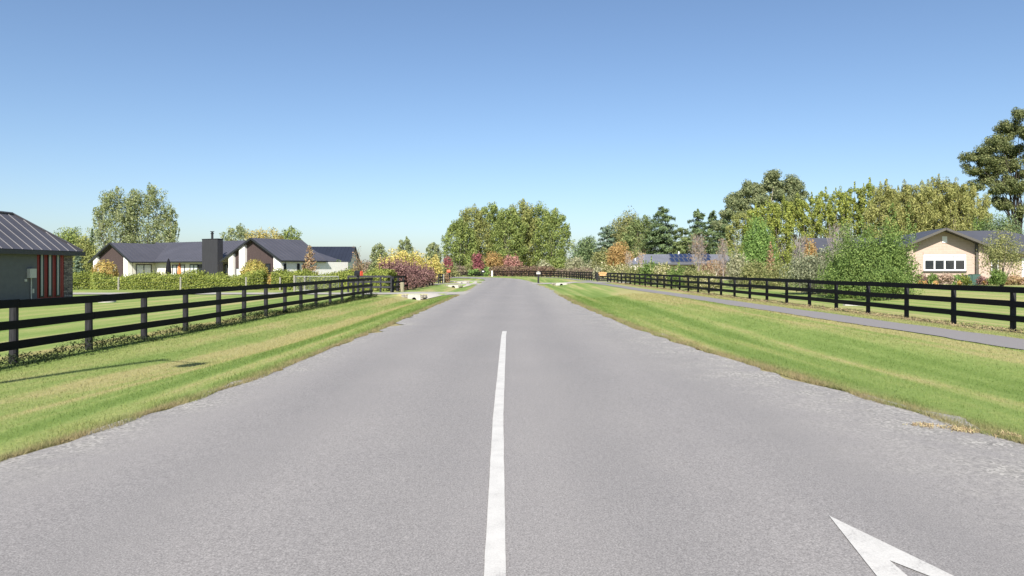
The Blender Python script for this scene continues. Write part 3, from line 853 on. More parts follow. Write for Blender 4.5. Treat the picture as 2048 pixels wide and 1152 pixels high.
MB().box(-.0+.003,ex-.021,-23,ey-.021,EAV-.17,EAV-.13).build('soffit', M['gutter'], o)
# meter box with conduit
y0 = F*25/(CX-54)-hy; y1 = F*25/(CX-67)-hy
mbx = MB().box(.0,.16,y0,y1,1.28,1.75).build('meter_box', M['box_beige'], o)
MB().tube([(.05,(y0+y1)/2,0),(.05,(y0+y1)/2,1.28)], .03, 8).build('conduit', M['box_beige'], mbx)
MB().box(.0,.1,(y0+y1)/2+.06,(y0+y1)/2+.16,.5,.72).build('fitting', M['box_beige'], mbx)
MB().box(.0,.05,y0-.2,y0-.06,1.1,1.22).build('socket', M['box_beige'], o)

# --- middle left house: two gabled wings joined by a long ridge
f = Frame(504, 66, 30, 0.0)
o = f.root('gabled_house', 'long dark roofed house with two timber gables and a charcoal chimney')
ZE = 2.42; RZ = 4.55
roof = MB()
OV = .14
zr = f.z(475.5, 0, -OV)
hw, hwl = f.lx(562.5, -OV), -f.lx(440.5, -OV)
yhip, yend = f.ly(604, 0.0), f.ly(655, hw)
# wing B (right gable); hip at its back end
slope(roof, [(hw,-OV,ZE),(hw,yend,ZE),(0,yhip,zr),(0,-OV,zr)], .14, .5, .04, .02)
slope(roof, [(-hwl,yend,ZE),(-hwl,-OV,ZE),(0,-OV,zr),(0,yhip,zr)], .14, .5, .04, .02)
slope(roof, [(hw,yend,ZE),(-hwl,yend,ZE),(0,yhip,zr)], .14)
# wing A (left gable)
ya = 1.0; yA = ya; xA = f.lx(219.5, yA-OV)
zra = f.z(485, xA, yA-OV)
hwa, hwal = f.lx(261.5, yA-OV)-xA, xA-f.lx(176, yA-OV); zea = 2.42
slope(roof, [(xA+hwa,yA-OV,zea),(xA+hwa,9,zea),(xA,9,zra),(xA,yA-OV,zra)], .14, .5, .04, .02)
slope(roof, [(xA-hwal,9,zea),(xA-hwal,yA-OV,zea),(xA,yA-OV,zra),(xA,9,zra)], .14, .5, .04, .02)
# main roof between
ym, yr = 4.0, 8.2
xm0 = f.lx(312, yr); zm = f.z(482.4, (xm0-5)/2, yr)
xme = f.lx(560, yr)
slope(roof, [(xA+1.0,ym-.5,ZE+.03),(-1.0,ym-.5,ZE+.03),(xme,yr,zm),(xm0,yr,zm)], .14, .5, .05, .025)
slope(roof, [(-1.0,ym-.5,ZE+.03),(-1.0,2*yr-ym+.5,ZE+.03),(xme,yr,zm)], .14)
slope(roof, [(-1.0,2*yr-ym+.5,ZE+.03),(xA+1.0,2*yr-ym+.5,ZE+.03),(xm0,yr,zm),(xme,yr,zm)], .14)
slope(roof, [(xA+1.0,2*yr-ym+.5,ZE+.03),(xA+1.0,ym-.5,ZE+.03),(xm0,yr,zm)], .14)
roof.build('roof', M['roof_mid'], o)
# gable B walls
def gz_b(x, off=.16): return zr-(zr-ZE)*(x/hw if x > 0 else -x/hwl)-off
def gable_piece(x0, x1, y, th, mat, name, zf, apex=None):
    pts = [(x0,y,-.2),(x1,y,-.2),(x1,y,zf(x1))]
    if apex is not None and x0 < apex < x1: pts.append((apex,y,zf(apex)))
    pts.append((x0,y,zf(x0)))
    return MB().prism(pts, (0,th,0)).build(name, M[mat], o)
p = lambda q, y: f.lx(q, y)
yw = 0.0
b = [p(457,yw), p(466,yw), p(478,yw), p(489,yw), p(547,yw), p(562,yw)]
hwB = b[5]
gable_piece(b[0], b[1], yw, .5, 'render_white', 'pier', gz_b)
gable_piece(b[2], b[3], yw, .5, 'render_white', 'pier', gz_b)
gable_piece(b[4], b[5], yw, .5, 'render_white', 'pier', gz_b)
gable_piece(b[3]+.01, b[4]-.01, yw+.26, .3, 'timber_dark', 'timber_panel', gz_b, 0.0)
gable_piece(b[1]+.01, b[2]-.01, yw+.26, .3, 'timber_dark', 'timber_panel', gz_b)
window(o, p(531,yw+.25), p(541,yw+.25), yw+.255, 1.0, 2.15, 'frame_black')
window(o, b[1]+.1, b[2]-.05, yw+.255, .2, 1.75, 'frame_black', 'glass_curtain')
MB().box(b[0],b[1],yw+.57,yw+8.4,-.2,ZE-.1).build('wall', M['render_cream'], o)
# right side wall of wing B with tall dark windows
sx = b[5]
MB().box(sx-.25,sx-.005,yw+.57,8.4,-.2,ZE-.1).build('wall', M['render_white'], o)
for a, b2 in ((567,572),(594,599),(605,611)):
    y0 = f.ly(a, sx); y1 = f.ly(b2, sx)
    window(o, y0, y1, sx, .0, 2.15, 'frame_black', 'glass', 1, .06, .05, axis='y', face=1)
MB().box(b[4]+.3,b[4]+.4,yw-.08,yw-.002,1.25,1.5).build('wall_lamp', M['frame_black'], o)
MB().box(b[2]+.3,b[2]+.4,yw-.08,yw-.002,1.25,1.5).build('wall_lamp', M['frame_black'], o)
# gable A walls
def gz_a(x, off=.16): return zra-(zra-zea)*((x-xA)/hwa if x > xA else (xA-x)/hwal)-off
a4 = [p(190,yA), p(194,yA), p(247,yA), p(255.5,yA)]
gable_piece(a4[0]-.35, a4[1], yA, .5, 'render_white', 'pier', gz_a)
gable_piece(a4[2], a4[3], yA, .5, 'render_white', 'pier', gz_a)
gable_piece(a4[1]+.01, a4[2]-.01, yA+.26, .3, 'timber_dark', 'timber_panel', gz_a, xA)
window(o, p(222,yA+.25), p(233,yA+.25), yA+.255, .8, 2.0, 'frame_black', 'glass_curtain')
sxa = a4[3]
MB().box(sxa-.25,sxa-.005,yA+.57,ym,-.2,zea-.1).build('wall', M['render_cream'], o)
window(o, yA+.9, ym-.3, sxa, .0, 2.15, 'frame_black', 'glass_curtain', 2, .07, .05, axis='y', face=1)
# main front wall with openings
MB().box(sxa-.2,b[0]-.01,ym,ym+.3,-.2,ZE-.08).build('wall', M['render_cream'], o)
window(o, p(345,ym), p(370,ym), ym, .75, 2.1, 'frame_black', 'glass_curtain', 3, .08)
window(o, p(380,ym), p(396,ym), ym, .0, 2.15, 'frame_black', 'glass_curtain', 2, .08)
window(o, p(397,ym), p(404.5,ym), ym, .0, 2.15, 'frame_black', 'glass', 1, .06)
window(o, p(450,ym), p(456,ym), ym, .0, 2.15, 'frame_black', 'glass_curtain', 1, .06)
# gutters and fascias
gt = MB(); gt.box(xA+hwa,-1.0-hwl,ym-.62,ym-.5,ZE-.1,ZE+.03)
gt.box(hw,hw+.1,-OV,yend,ZE-.12,ZE+.0); gt.box(xA+hwa,xA+hwa+.1,yA-OV,ym-.63,zea-.12,zea)
gt.build('gutter', M['gutter'], o)
for (xc_, hwp, zrx, zex, y_) in ((0,(hwl,hw),zr,ZE,-OV),(xA,(hwal,hwa),zra,zea,yA-OV)):
    for s in (-1,1):
        hwx = hwp[(s+1)//2]
        MB().bar((xc_+s*.03,y_-.025,zrx-.07),(xc_+s*hwx,y_-.025,zex-.07),.04,.17).build('bargeboard', M['gutter'], o)
# chimney
cx0, cx1 = f.lx(404, 2.6), f.lx(435, 2.6)
cy1 = f.ly(446, cx1)
ct = f.z(479, cx0, 2.6)
ch = MB().box(cx0,cx1,2.6,max(cy1,3.2),-.2,ct).build('chimney', M['chimney'], o)
MB().box(cx0-.03,cx1+.03,2.57,max(cy1,3.2)+.03,ct+.002,ct+.06).build('cap', M['gutter'], ch)
fx_ = f.lx(424.5, 3.0); fz = f.z(463, fx_, 3.0)
MB().lathe([(.12,ct+.06),(.12,fz-.25),(.17,fz-.22),(.17,fz-.16),(.1,fz-.14),(.1,fz-.05),(.2,fz-.03),(.2,fz+.02)], (fx_,3.0,0), 10).build('flue', M['gutter'], ch)

# patio umbrella and closed orange umbrella in front of the main wall
ux = Frame(337.5, 70, 0, 0)
o = thing('patio_umbrella', 'closed black patio umbrella before the long dark roofed house', 'umbrella', (ux.O[0], 74, 0)); o.location = (PX(337,76), 76, 0)
MB().tube([(0,0,0),(0,0,2.75)], .03, 8).build('pole', M['metal_grey'], o)
MB().lathe([(.12,1.05),(.3,1.25),(.27,1.6),(.2,2.2),(.1,2.6),(.03,2.75)], n=10).build('canopy', M['umbrella'], o)
o = thing('patio_umbrella', 'small closed rust coloured umbrella right of the black one', 'umbrella', (PX(359,77.5), 77.5, 0))
MB().tube([(0,0,0),(0,0,2.3)], .03, 8).build('pole', M['metal_grey'], o)
MB().lathe([(.1,.95),(.26,1.1),(.22,1.5),(.14,2.0),(.03,2.3)], n=10).build('canopy', M['orange'], o)

# --- navy roofed white outbuilding behind
Y0 = 90
x0, x1 = PX(610,Y0), PX(702,Y0)
o = thing('navy_roof_house', 'white walled house with flat looking navy roof at the right of the gabled house', 'house', (x0, Y0, 0))
o['label'] = 'white house with a plain navy roof behind the right hand gable'
zr_, ze_ = ZY(493,Y0+2.2), ZY(523.5,Y0-.4); w_ = x1-x0
rf = MB()
slope(rf, [(-.3,-.4,ze_),(w_,-.4,ze_),(w_,2.6,zr_),(-.3,2.6,zr_)], .12, .45, .05, .02)
slope(rf, [(w_,5.6,ze_),(-.3,5.6,ze_),(-.3,2.6,zr_),(w_,2.6,zr_)], .12)
rf.build('roof', M['roof_navy'], o)
MB().prism([(w_-.35,0,-.2),(w_-.35,5.2,-.2),(w_-.35,5.2,ze_-.02),(w_-.35,2.6,zr_-.18),(w_-.35,0,ze_-.02)], (-.2,0,0)).build('gable_wall', M['render_white'], o)
MB().box(0,w_-.56,0,.2,-.2,ze_-.05).build('wall', M['render_white'], o)
k = w_/(702-610)
window(o, (640-610)*k, (650-610)*k, 0, .2, 2.1, 'frame_black'); window(o, (684-610)*k, (692-610)*k, 0, .2, 2.1, 'frame_black', 'glass_curtain')
MB().box(-.3,w_,-.52,-.41,ze_-.1,ze_+.02).build('gutter', M['gutter'], o)

# --- solar panel house on the right
Y0 = 104
x0, x1 = PX(1284,Y0), PX(1464,Y0)
o = thing('solar_house', 'low grey roofed house with solar panels behind the flowering hedge', 'house', (x0, Y0, 0))
zr_, ze_ = ZY(508.5,Y0+4.2), ZY(527,Y0); w_ = x1-x0
rf = MB()
slope(rf, [(-1.2,0,ze_),(w_+1.5,0,ze_),(w_+.2,4.2,zr_),(.6,4.2,zr_)], .14, .35, .05, .02)
slope(rf, [(w_+1.5,8.4,ze_),(-1.2,8.4,ze_),(.6,4.2,zr_),(w_+.2,4.2,zr_)], .14)
slope(rf, [(-1.2,8.4,ze_),(-1.2,0,ze_),(.6,4.2,zr_)], .14); slope(rf, [(w_+1.5,0,ze_),(w_+1.5,8.4,ze_),(w_+.2,4.2,zr_)], .14)
rf.build('roof', M['roof_solar'], o)
MB().box(-.6,w_+.9,.6,7.8,-.2,ze_-.15).build('wall', M['brick'], o)
MB().box(-1.2,w_+1.5,-.12,-.005,ze_-.2,ze_+.02).build('gutter', M['roof_right'], o)
window(o, w_*.5, w_*.62, .6, .9, 2.0, 'frame_black')
sp = Vector((0,4.2,zr_-ze_)); sl_ = sp.length; su = sp.normalized(); nn = Vector((1,0,0)).cross(su)
def panel_at(u, v, pw, ph, sk=.55):
    A = Vector((u+sk*v*0,0,ze_))+su*v+nn*.07
    ee = Vector((1,0,0))*pw; uu = su*ph
    fr = MB().prism([A, A+ee, A+ee+uu, A+uu], nn*.04).build('solar_panel', M['metal_grey'], o)
    i = .05; B = A+nn*.042+Vector((i,0,0))+su*i
    MB().prism([B, B+ee-Vector((2*i,0,0)), B+ee-Vector((2*i,0,0))+uu-su*2*i, B+uu-su*2*i], nn*.008).build('cells', M['solar'], fr)
kx = w_/(1464-1284)
pw_ = 9.2*kx
for j in range(2):
    for i in range(5): panel_at((1344-1284)*kx+i*pw_+j*.35, .45+j*1.95, pw_-.05, 1.88)
for j in range(2):
    for i in range(2): panel_at((1409-1284)*kx+i*pw_+j*.35, .9+j*1.75, pw_-.05, 1.68)
MB().tube([((1371-1284)*kx,4.4,zr_-.2),((1371-1284)*kx,4.4,zr_+.42)], .11, 8).build('roof_vent', M['white'], o)
# lean-to at its left end
Y1 = 101
o2 = thing('grey_shed', 'low grey lean-to roof at the left end of the solar panel house', 'shed', (PX(1262,Y1), Y1, 0))
w2 = PX(1290,Y1)-PX(1262,Y1); zs1, zs0 = ZY(520.5,Y1+2), ZY(528,Y1)
rf = MB(); slope(rf, [(-.2,-.2,zs0),(w2,-.2,zs0),(w2,2.4,zs1),(.2,2.4,zs1)], .1, .3, .05, .02); rf.build('roof', M['roof_solar'], o2)
MB().box(0,w2-.2,0,2.3,-.2,zs0-.08).build('wall', M['render_cream'], o2)
MB().tube([(1.0,2.45,zs1-.3),(1.0,2.45,zs1+.28)], .1, 8).build('pipe', M['white'], o2)

# --- brick house on the right
f = Frame(1888, 55, 14, .46)
o = f.root('brick_house', 'cream brick house with dark roof and a four pane white window')
ZE = 2.5; gy_ = 0.0
zr = f.z(455.5, 0, -.55)
xl_, xr_ = f.lx(1800, gy_), f.lx(1980, gy_)
hwL, hwR = 3.95, 3.95
hw = 4.0
def gz_r(x, off=.17): return zr-(zr-ZE)*abs(x)/hw-off
px0, px1 = f.lx(1807, gy_), f.lx(1979, gy_)
pa, pb = f.lx(1826, gy_), f.lx(1953.5, gy_); pc = f.lx(1957.5, gy_)
# recessed main brick gable and the proud piers at its sides
MB().prism([(pa-.3,.35,-.5),(pc+.3,.35,-.5),(pc+.3,.35,gz_r(pc+.3)),(0,.35,gz_r(0)),(pa-.3,.35,gz_r(pa-.3))], (0,.25,0)).build('wall', M['brick'], o)
MB().prism([(px0,0,-.5),(pa,0,-.5),(pa,0,gz_r(pa)),(px0,0,gz_r(px0))], (0,.345,0)).build('pier', M['brick'], o)
MB().prism([(pc,0,-.5),(px1,0,-.5),(px1,0,gz_r(px1)),(pc,0,gz_r(pc))], (0,.345,0)).build('pier', M['brick'], o)
MB().box(px1-.25,px1-.004,.35,9.0,-.5,ZE-.15).build('wall', M['brick'], o)
MB().box(px0+.004,px0+.25,.35,9.0,-.5,ZE-.15).build('wall', M['brick'], o)
# roof wing and the long ridge behind
yR = 10.6
zL = zr+.06
rf = MB()
xe1 = hw+.02
yH = f.ly(1798, 0.0)
yH = 9.5
slope(rf, [(hw,-.55,ZE),(hw,16,ZE),(0,16-4,zr),(0,-.55,zr)], .13)
slope(rf, [(-hw,16,ZE),(-hw,-.55,ZE),(0,-.55,zr),(0,12,zr)], .13)
slope(rf, [(hw,16,ZE),(-hw,16,ZE),(0,12,zr)], .13)
# right wing, ridge along x
wx1 = f.lx(2010, 8.5); wz = f.z(461.5, (wx1+2)/2, 8.5); wr = wx1+4.6
slope(rf, [(1.0,4.0,ZE+.02),(wr,4.0,ZE+.02),(wx1,8.5,wz),(1.0,8.5,wz)], .13)
slope(rf, [(wr,13,ZE+.02),(1.0,13,ZE+.02),(1.0,8.5,wz),(wx1,8.5,wz)], .13)
slope(rf, [(wr,4.0,ZE+.02),(wr,13,ZE+.02),(wx1,8.5,wz)], .13)
rf.build('roof', M['roof_right'], o)
MB().box(px1,wr-.5,4.6,4.85,-.5,ZE-.1).build('wall', M['brick'], o)
for s in (-1,1): MB().bar((s*.03,-.575,zr-.09),(s*hw,-.575,ZE-.09),.045,.17).build('bargeboard', M['trimbrown'], o)
sf = MB()
for s in (-1,1): sf.prism([(s*.02,-.54,zr-.16),(s*hw,-.54,ZE-.16),(s*hw,-.0,ZE-.16),(s*.02,-.0,zr-.16)], (0,0,-.02))
sf.build('soffit', M['trimbrown'], o)
gt = MB(); gt.box(hw,hw+.12,-.55,3.9,ZE-.14,ZE); gt.box(hw+.13,wr,3.86,3.99,ZE-.12,ZE+.02); gt.box(-hw-.12,-hw,-.55,16,ZE-.14,ZE)
gt.build('gutter', M['trimbrown'], o)
dp = (pb+pc)/2
MB().box(pb,pc-.005,.1,.345,-.5,gz_r(pc)-.02).build('downpipe', M['trimbrown'], o)
wz0, wz1 = f.z(541.5, f.lx(1890,.35), .35), f.z(508.5, f.lx(1890,.35), .35)
window(o, f.lx(1847,.35), f.lx(1931.5,.35), .35, wz0, wz1, 'white', 'glass', 4, .10, .05, .37)
MB().box(f.lx(1846,.35),f.lx(1933,.35),.3,.348,wz1+.02,wz1+.16).build('lintel', M['brick'], o)
MB().box(f.lx(1846,.35),f.lx(1933,.35),.26,.348,wz0-.12,wz0-.01).build('sill', M['trimbrown'], o)
vx = f.lx(1889,.35)
mv = MB().box(vx-.17,vx+.17,.3,.348,f.z(485.5,vx,.35),f.z(472.5,vx,.35)).build('gable_vent', M['white'], o)
# openings of the right wing
xw0 = f.lx(1981,4.6); window(o, f.lx(1982,4.6), f.lx(1985.5,4.6)+.4, 4.6, .2, 2.05, 'white', 'glass', 1, .07)
xg0 = f.lx(2043,4.6)
gd = MB()
for k in range(5): gd.box(xg0,xg0+2.6,4.53,4.598,-.4+k*.5,-.4+k*.5+.485)
gd.build('garage_door', M['white'], o)
# chimney-less back wing at left, seen between the shrubs
Y0 = 82
x0, x1 = PX(1637,Y0), PX(1800,Y0)
o = thing('back_house', 'grey roof of a house seen above the shrubs left of the brick house', 'house', (x0, Y0, .4))
zr_, ze_ = ZY(476,Y0+3.6)-.4, ZY(503,Y0)-.4; w_ = x1-x0
rf = MB()
slope(rf, [(-.2,0,ze_),(w_,0,ze_),(w_,3.6,zr_),(.12,3.6,zr_)], .12)
slope(rf, [(w_,7.2,ze_),(-.2,7.2,ze_),(.12,3.6,zr_),(w_,3.6,zr_)], .12)
slope(rf, [(-.2,7.2,ze_),(-.2,0,ze_),(.12,3.6,zr_)], .12)
rf.build('roof', M['roof_right'], o)
MB().box(.3,w_-.3,.5,6.7,-.5,ze_-.12).build('wall', M['brick'], o)
MB().bar((-.23,-.03,ze_-.05),(.1,3.5,zr_-.05),.1,.16).build('bargeboard', M['metal_grey'], o)

# heat pump / green utility box, white chairs by the brick house
f2 = Frame(1945, 53.6, 14, .46)
o = f2.root('utility_box', 'dark green utility box at the corner of the brick house', 'box')
wz_ = f2.z(549, 0, 0)
MB().box(-.42,-.13,-.3,.3,-.1,wz_-.02).build('side_cabinet', M['greenbox'], o)
MB().box(-.128,.42,-.36,.36,-.1,wz_).build('cabinet', M['greenbox'], o)
MB().box(-.15,.44,-.38,.38,wz_+.002,wz_+.03).build('lid', M['greenbox'], o)
def chair(label, px, Y, s=1):
    o = thing('garden_chair', label, 'chair', (PX(px,Y), Y, .46), R(s*30), 'white chairs by the brick house')
    MB().box(-.27,.27,-.25,.25,.4,.45).build('seat', M['white'], o)
    MB().prism([(-.27,.2,.46),(.27,.2,.46),(.25,.3,.95),(-.25,.3,.95)], (0,.03,0)).build('backrest', M['white'], o)
    for a in (-.24,.24):
        for b in (-.22,.22): MB().box(a-.025,a+.025,b-.025,b+.025,0,.398).build('leg', M['white'], o)
        MB().box(a-.03,a+.03,-.22,.19,.62,.66).build('armrest', M['white'], o)
chair('white garden chair right of the green utility box', 1996, 56.6)
o = thing('garden_table', 'small white garden table between the green utility box and the white chair', 'table', (PX(1984,56.9),56.9,.46))
MB().box(-.5,.45,-.35,.35,.68,.72).build('tabletop', M['white'], o)
for a in (-.42,.38):
    for b in (-.3,.3): MB().box(a-.03,a+.03,b-.03,b+.03,0,.678).build('leg', M['white'], o)

# ------------------------------------------------------------------ vegetation
def unit(v): return v/np.maximum(1e-6, np.linalg.norm(v, axis=1, keepdims=True))
def leaf_co(rng, P, Nn, size, aspect=.5, hang=0.0, sizevar=.45):
    """diamond leaf at each point, facing roughly Nn"""
    n = len(P); Nn = unit(Nn)
    t = rng.normal(size=(n,3)); t[:,2] += hang
    t = unit(t - Nn*np.sum(t*Nn, 1, keepdims=True)); b = np.cross(Nn, t)
    s = (size*(1+sizevar*rng.uniform(-1, 1, n)))[:,None]
    L = t*s*.5; W = b*s*aspect*.5; up = Nn*s*.08
    return np.stack([P-L, P-W+up+L*.1, P+L, P+W+up+L*.1], 1).reshape(-1, 3)
def puff(rng, c, r, n, out=.6, pw=.45, lump=.38):
    d = unit(rng.normal(size=(n,3))); K = unit(rng.normal(size=(9,3)))
    bmp = np.max(np.clip(d@K.T, 0, 1)**5, axis=1)
    rr = rng.uniform(0, 1, n)**pw*(1-lump*.6+lump*bmp)
    r = np.asarray(r, float)*np.ones(3)
    return np.asarray(c)+d*r*rr[:,None], unit(d/r)+rng.normal(size=(n,3))*out
def spindle(rng, a, b, w, n, out=.55, p0=.35, p1=.75):
    a = np.asarray(a, float); b = np.asarray(b, float); t = rng.uniform(0, 1, n)
    prof = w*1.55*(t+.02)**p0*(1-t)**p1
    ang = rng.uniform(0, 2*np.pi, n); q = rng.uniform(0, 1, n)**.5
    d = np.stack([np.cos(ang), np.sin(ang), np.zeros(n)], 1)
    P = a+(b-a)*t[:,None]+d*(prof*q)[:,None]
    return P, d+np.array((0,0,.35))+rng.normal(size=(n,3))*out

def crown_upright(rng, H, W, n, low=.03, nst=9, spiky=1.0, top=.5, D=None, fill=1.0, core=.14):
    """ascending limbs clothed in leafy lobes nearly to the ground; the outline breaks into short upright tips"""
    D = D or W*.75; PP, NN, limbs = [], [], []
    def env(t): return np.interp(t, [0,.08,.25,.5,.7,.85,1.0], [.55,.8,.95,1.0,.86,.62,.2])
    nb = int(46*fill)
    zs = low+(1-low)*(np.arange(nb)+rng.uniform(0,1,nb))/nb*.90
    wts = rng.uniform(.7,1.3,nb)
    for i in range(nb):
        t = zs[i]; R_ = env(t); a = i*2.4+rng.uniform(-.5,.5); q = rng.uniform(.15,1)**.5*.80
        c = np.array((W/2*R_*q*math.cos(a), D/2*R_*q*math.sin(a), H*t))
        r = W*.125*rng.uniform(.75,1.3)*(1.12-.45*t)
        p, m = puff(rng, c, (r,r,min(r*1.5,H*.1)), int(n*.66*wts[i]/nb)+4); PP.append(p); NN.append(m)
    p, m = puff(rng, (0,0,H*.42), (W*.36,D*.36,H*.38), int(n*core), lump=.2); PP.append(p); NN.append(m)
    k = nst*4
    for i in range(k):
        q = math.sqrt((i+.5)/k)*.85; a = i*2.4+rng.uniform(-.5,.5)
        x, y = q*W*.44*math.cos(a), q*D*.44*math.sin(a)
        h = H*(1-.42*q**1.8)*(rng.uniform(.84,.985) if i else .99)
        L = H*rng.uniform(.05,.17)
        p, m = spindle(rng, (x*.9,y*.9,h-L), (x*1.03,y*1.03,h), W*.045*rng.uniform(.5,1.7)*spiky, int(n*.15/k)+4, p0=.25, p1=top); PP.append(p); NN.append(m)
        if i % 4 == 0: limbs.append([(0,0,0), (x*.3,y*.3,h*.3), (x*.75,y*.75,h*.65), (x,y,h*.96)])
    return np.concatenate(PP), np.concatenate(NN), limbs, 0.014*H
def crown_bush(rng, H, W, n, nb=9, low=.0, D=None, flat=.5, shoots=0.0, core=.24):
    D = D or W*.85; PP, NN, limbs = [], [], []
    nb = int(nb)
    for i in range(nb):
        a = i*2.4+rng.uniform(-.4,.4); q = math.sqrt((i+.3)/nb)
        z = H*(low+(1-low)*(.40+.22*rng.uniform(-1,1)+.12*(1-q)))
        c = np.array((W*.34*q*math.cos(a), D*.34*q*math.sin(a), z if q < .75 else z*.8))
        rz_ = min(H*(1-low)*.36, H-c[2]); r = (W*.21*rng.uniform(.8,1.2), D*.21*rng.uniform(.8,1.2), max(rz_, H*.18))
        p, m = puff(rng, c, r, int(n*.8/nb)); PP.append(p); NN.append(m)
        limbs.append([(0,0,0), tuple(c*.5), tuple(c)])
        if shoots:
            for _ in range(3):
                s0 = c+rng.normal(size=3)*np.array(r)*.4; L = H*rng.uniform(.12,.25)*shoots
                tp = s0+np.array((rng.uniform(-.3,.3)*L, rng.uniform(-.3,.3)*L, r[2]*.7+L))
                p, m = spindle(rng, s0, tp, L*.28, int(n*.05/nb)+4); PP.append(p); NN.append(m)
    p, m = puff(rng, (0,0,H*(low+(1-low)*.48)), (W*.35,D*.35,H*(1-low)*.45), int(n*core)); PP.append(p); NN.append(m)
    P = np.concatenate(PP); NN = np.concatenate(NN); k = P[:,2] > low*H*.7
    P[:,2] = np.clip(P[:,2], .02, None)
    return P[k], NN[k], limbs, .02*H
def crown_dome(rng, H, W, n, low=.25):
    d = unit(rng.normal(size=(n,3))); d[:,2] = np.abs(d[:,2]); r = rng.uniform(.6,1,n)**.5
    rag_ = 1+.12*np.sin(9*np.arctan2(d[:,1], d[:,0]))
    P = d*np.array((W/2,W/2,H*.55))*(r*rag_)[:,None]+np.array((0,0,H*.45))
    m = rng.uniform(0,1,n) < .45
    ang = np.arctan2(d[:,1], d[:,0]); q = rng.uniform(.75,1,n)
    P[m] = np.stack([W/2*q*np.cos(ang), W/2*q*np.sin(ang), H*rng.uniform(low,.62,n)], 1)[m]
    return P, d+rng.normal(size=(n,3))*.45, [[(0,0,0),(0.02,0,H*.5),(0,0,H*.85)]], .05
def crown_conifer(rng, H, W, n, low=.05, tiers=16, droop=.25, pw=.85, ragged=.3):
    PP, NN, limbs = [], [], [[(0,0,0),(0,0,H*.5),(0,0,H*.99)]]
    tot = 0; br = []
    for i in range(tiers):
        t = (i+.5)/tiers; z = H*(low+(1-low)*t); Lm = W/2*(1-t)**pw+.02*W
        k = max(4, int(9-4*t))
        for j in range(k):
            br.append((z+rng.uniform(-.5,.5)*H/tiers, 2*np.pi*j/k+rng.uniform(-.4,.4)+i, Lm*rng.uniform(1-ragged,1.08)))
    tot = sum(b[2]+.03*W for b in br)
    for z, a, L in br:
        k = int(n*(L+.03*W)/tot)+2; s = rng.uniform(.05,1,k)**.8
        d = np.array((math.cos(a), math.sin(a), 0)); sd = np.array((-d[1], d[0], 0))
        lat = rng.normal(size=k)*.20*L*(1.15-s)+rng.normal(size=k)*.02*W
        zz = z-droop*L*s**1.5+.10*L*s**3+rng.normal(size=k)*H/tiers*.16
        P = d*(s*L)[:,None]+sd*lat[:,None]; P[:,2] = np.maximum(zz, .03)
        PP.append(P); NN.append(np.array((0,0,.9))+d*.5+rng.normal(size=(k,3))*.5)
    k = max(8, int(n*.02)); p, m = spindle(rng, (0,0,H*.86), (0,0,H), W*.03, k); PP.append(p); NN.append(m)
    return np.concatenate(PP), np.concatenate(NN), limbs, .02*H
def crown_gum(rng, H, W, n, low=.3, np_=16, rs=.16, pts=None, kz=.72, thin=1.0):
    """billows of leaf at the ends of long bare limbs"""
    PP, NN, limbs = [], [], []; cs = []
    if pts is not None:
        cs = [np.array((x*W, y*W, z*H)) for x, y, z in pts]
    tries = 0
    while len(cs) < np_ and tries < 3000:
        tries += 1
        u = rng.uniform(-1,1,3); u[2] = rng.uniform(low,.95)
        prof = math.sin(math.pi*min(1, (u[2]-low*.6)/(1-low*.6)))**.6
        c = np.array((u[0]*W*.42*prof, u[1]*W*.38*prof, u[2]*H))
        if all(np.linalg.norm((c-q)*np.array((1,1,.8))) > rs*W*.8 for q in cs): cs.append(c)
    for c in cs:
        r = rs*W*rng.uniform(.85,1.2)
        for j in range(8):
            d = rng.normal(size=3); d /= np.linalg.norm(d)
            cc = c+d*np.array((1,1,.75))*r*rng.uniform(.25,.85); rr = r*rng.uniform(.34,.62)
            cc[2] = min(cc[2], H-rr*kz)
            p, m = puff(rng, cc, (rr,rr,rr*kz), int(n/len(cs)/8)+3, pw=.55); PP.append(p); NN.append(m+np.array((0,0,.3)))
        j1, j2 = rng.normal(size=3)*W*.02, rng.normal(size=3)*W*.03
        sx_ = (1 if len(limbs) % 2 else -1)*W*.022
        limbs.append([(sx_,0,0), (sx_*1.2,j1[1]*.3,c[2]*.30), (sx_*1.5+c[0]*.10+j2[0]*.4,c[1]*.1+j2[1]*.5,c[2]*.58), (c[0]*.5+j1[0],c[1]*.5+j1[2],c[2]*.80), tuple(c)])
    return np.concatenate(PP), np.concatenate(NN), limbs, .02*H*thin
def twigs(rng, H, W, nb=34, low=.22, r0=.05, curve=.7):
    """bare ascending branches with finer twigs"""
    out = [([(0,0,-.1),(.01*H,0,H*.4),(0,.01*H,H*.97)], [r0, r0*.7, r0*.15])]
    for i in range(nb):
        t = low+(1-low)*(i/nb)*.8; a = i*2.4+rng.uniform(-.4,.4); L = W*.5*(1-.55*t)*rng.uniform(.7,1.15)
        b = Vector((0,0,H*t)); rise = H*rng.uniform(.16,.34)*(1-t*.5)
        m = b+Vector((math.cos(a)*L*.6, math.sin(a)*L*.6, rise*.4)); e = b+Vector((math.cos(a)*L, math.sin(a)*L, rise))
        if e.z > H: e.z = H*.99
        out.append(([b, m, e], [r0*.42, r0*.3, r0*.1]))
        for _ in range(4):
            s = rng.uniform(.3,.95); q = b.lerp(e, s); tw = Vector((rng.normal()*.12*W, rng.normal()*.12*W, abs(rng.normal())*.14*H+.03*H))
            if (q+tw).z < H: out.append(([q, q+tw*.5+Vector((0,0,-.01)), q+tw], [r0*.2, r0*.15, r0*.07]))
    return out

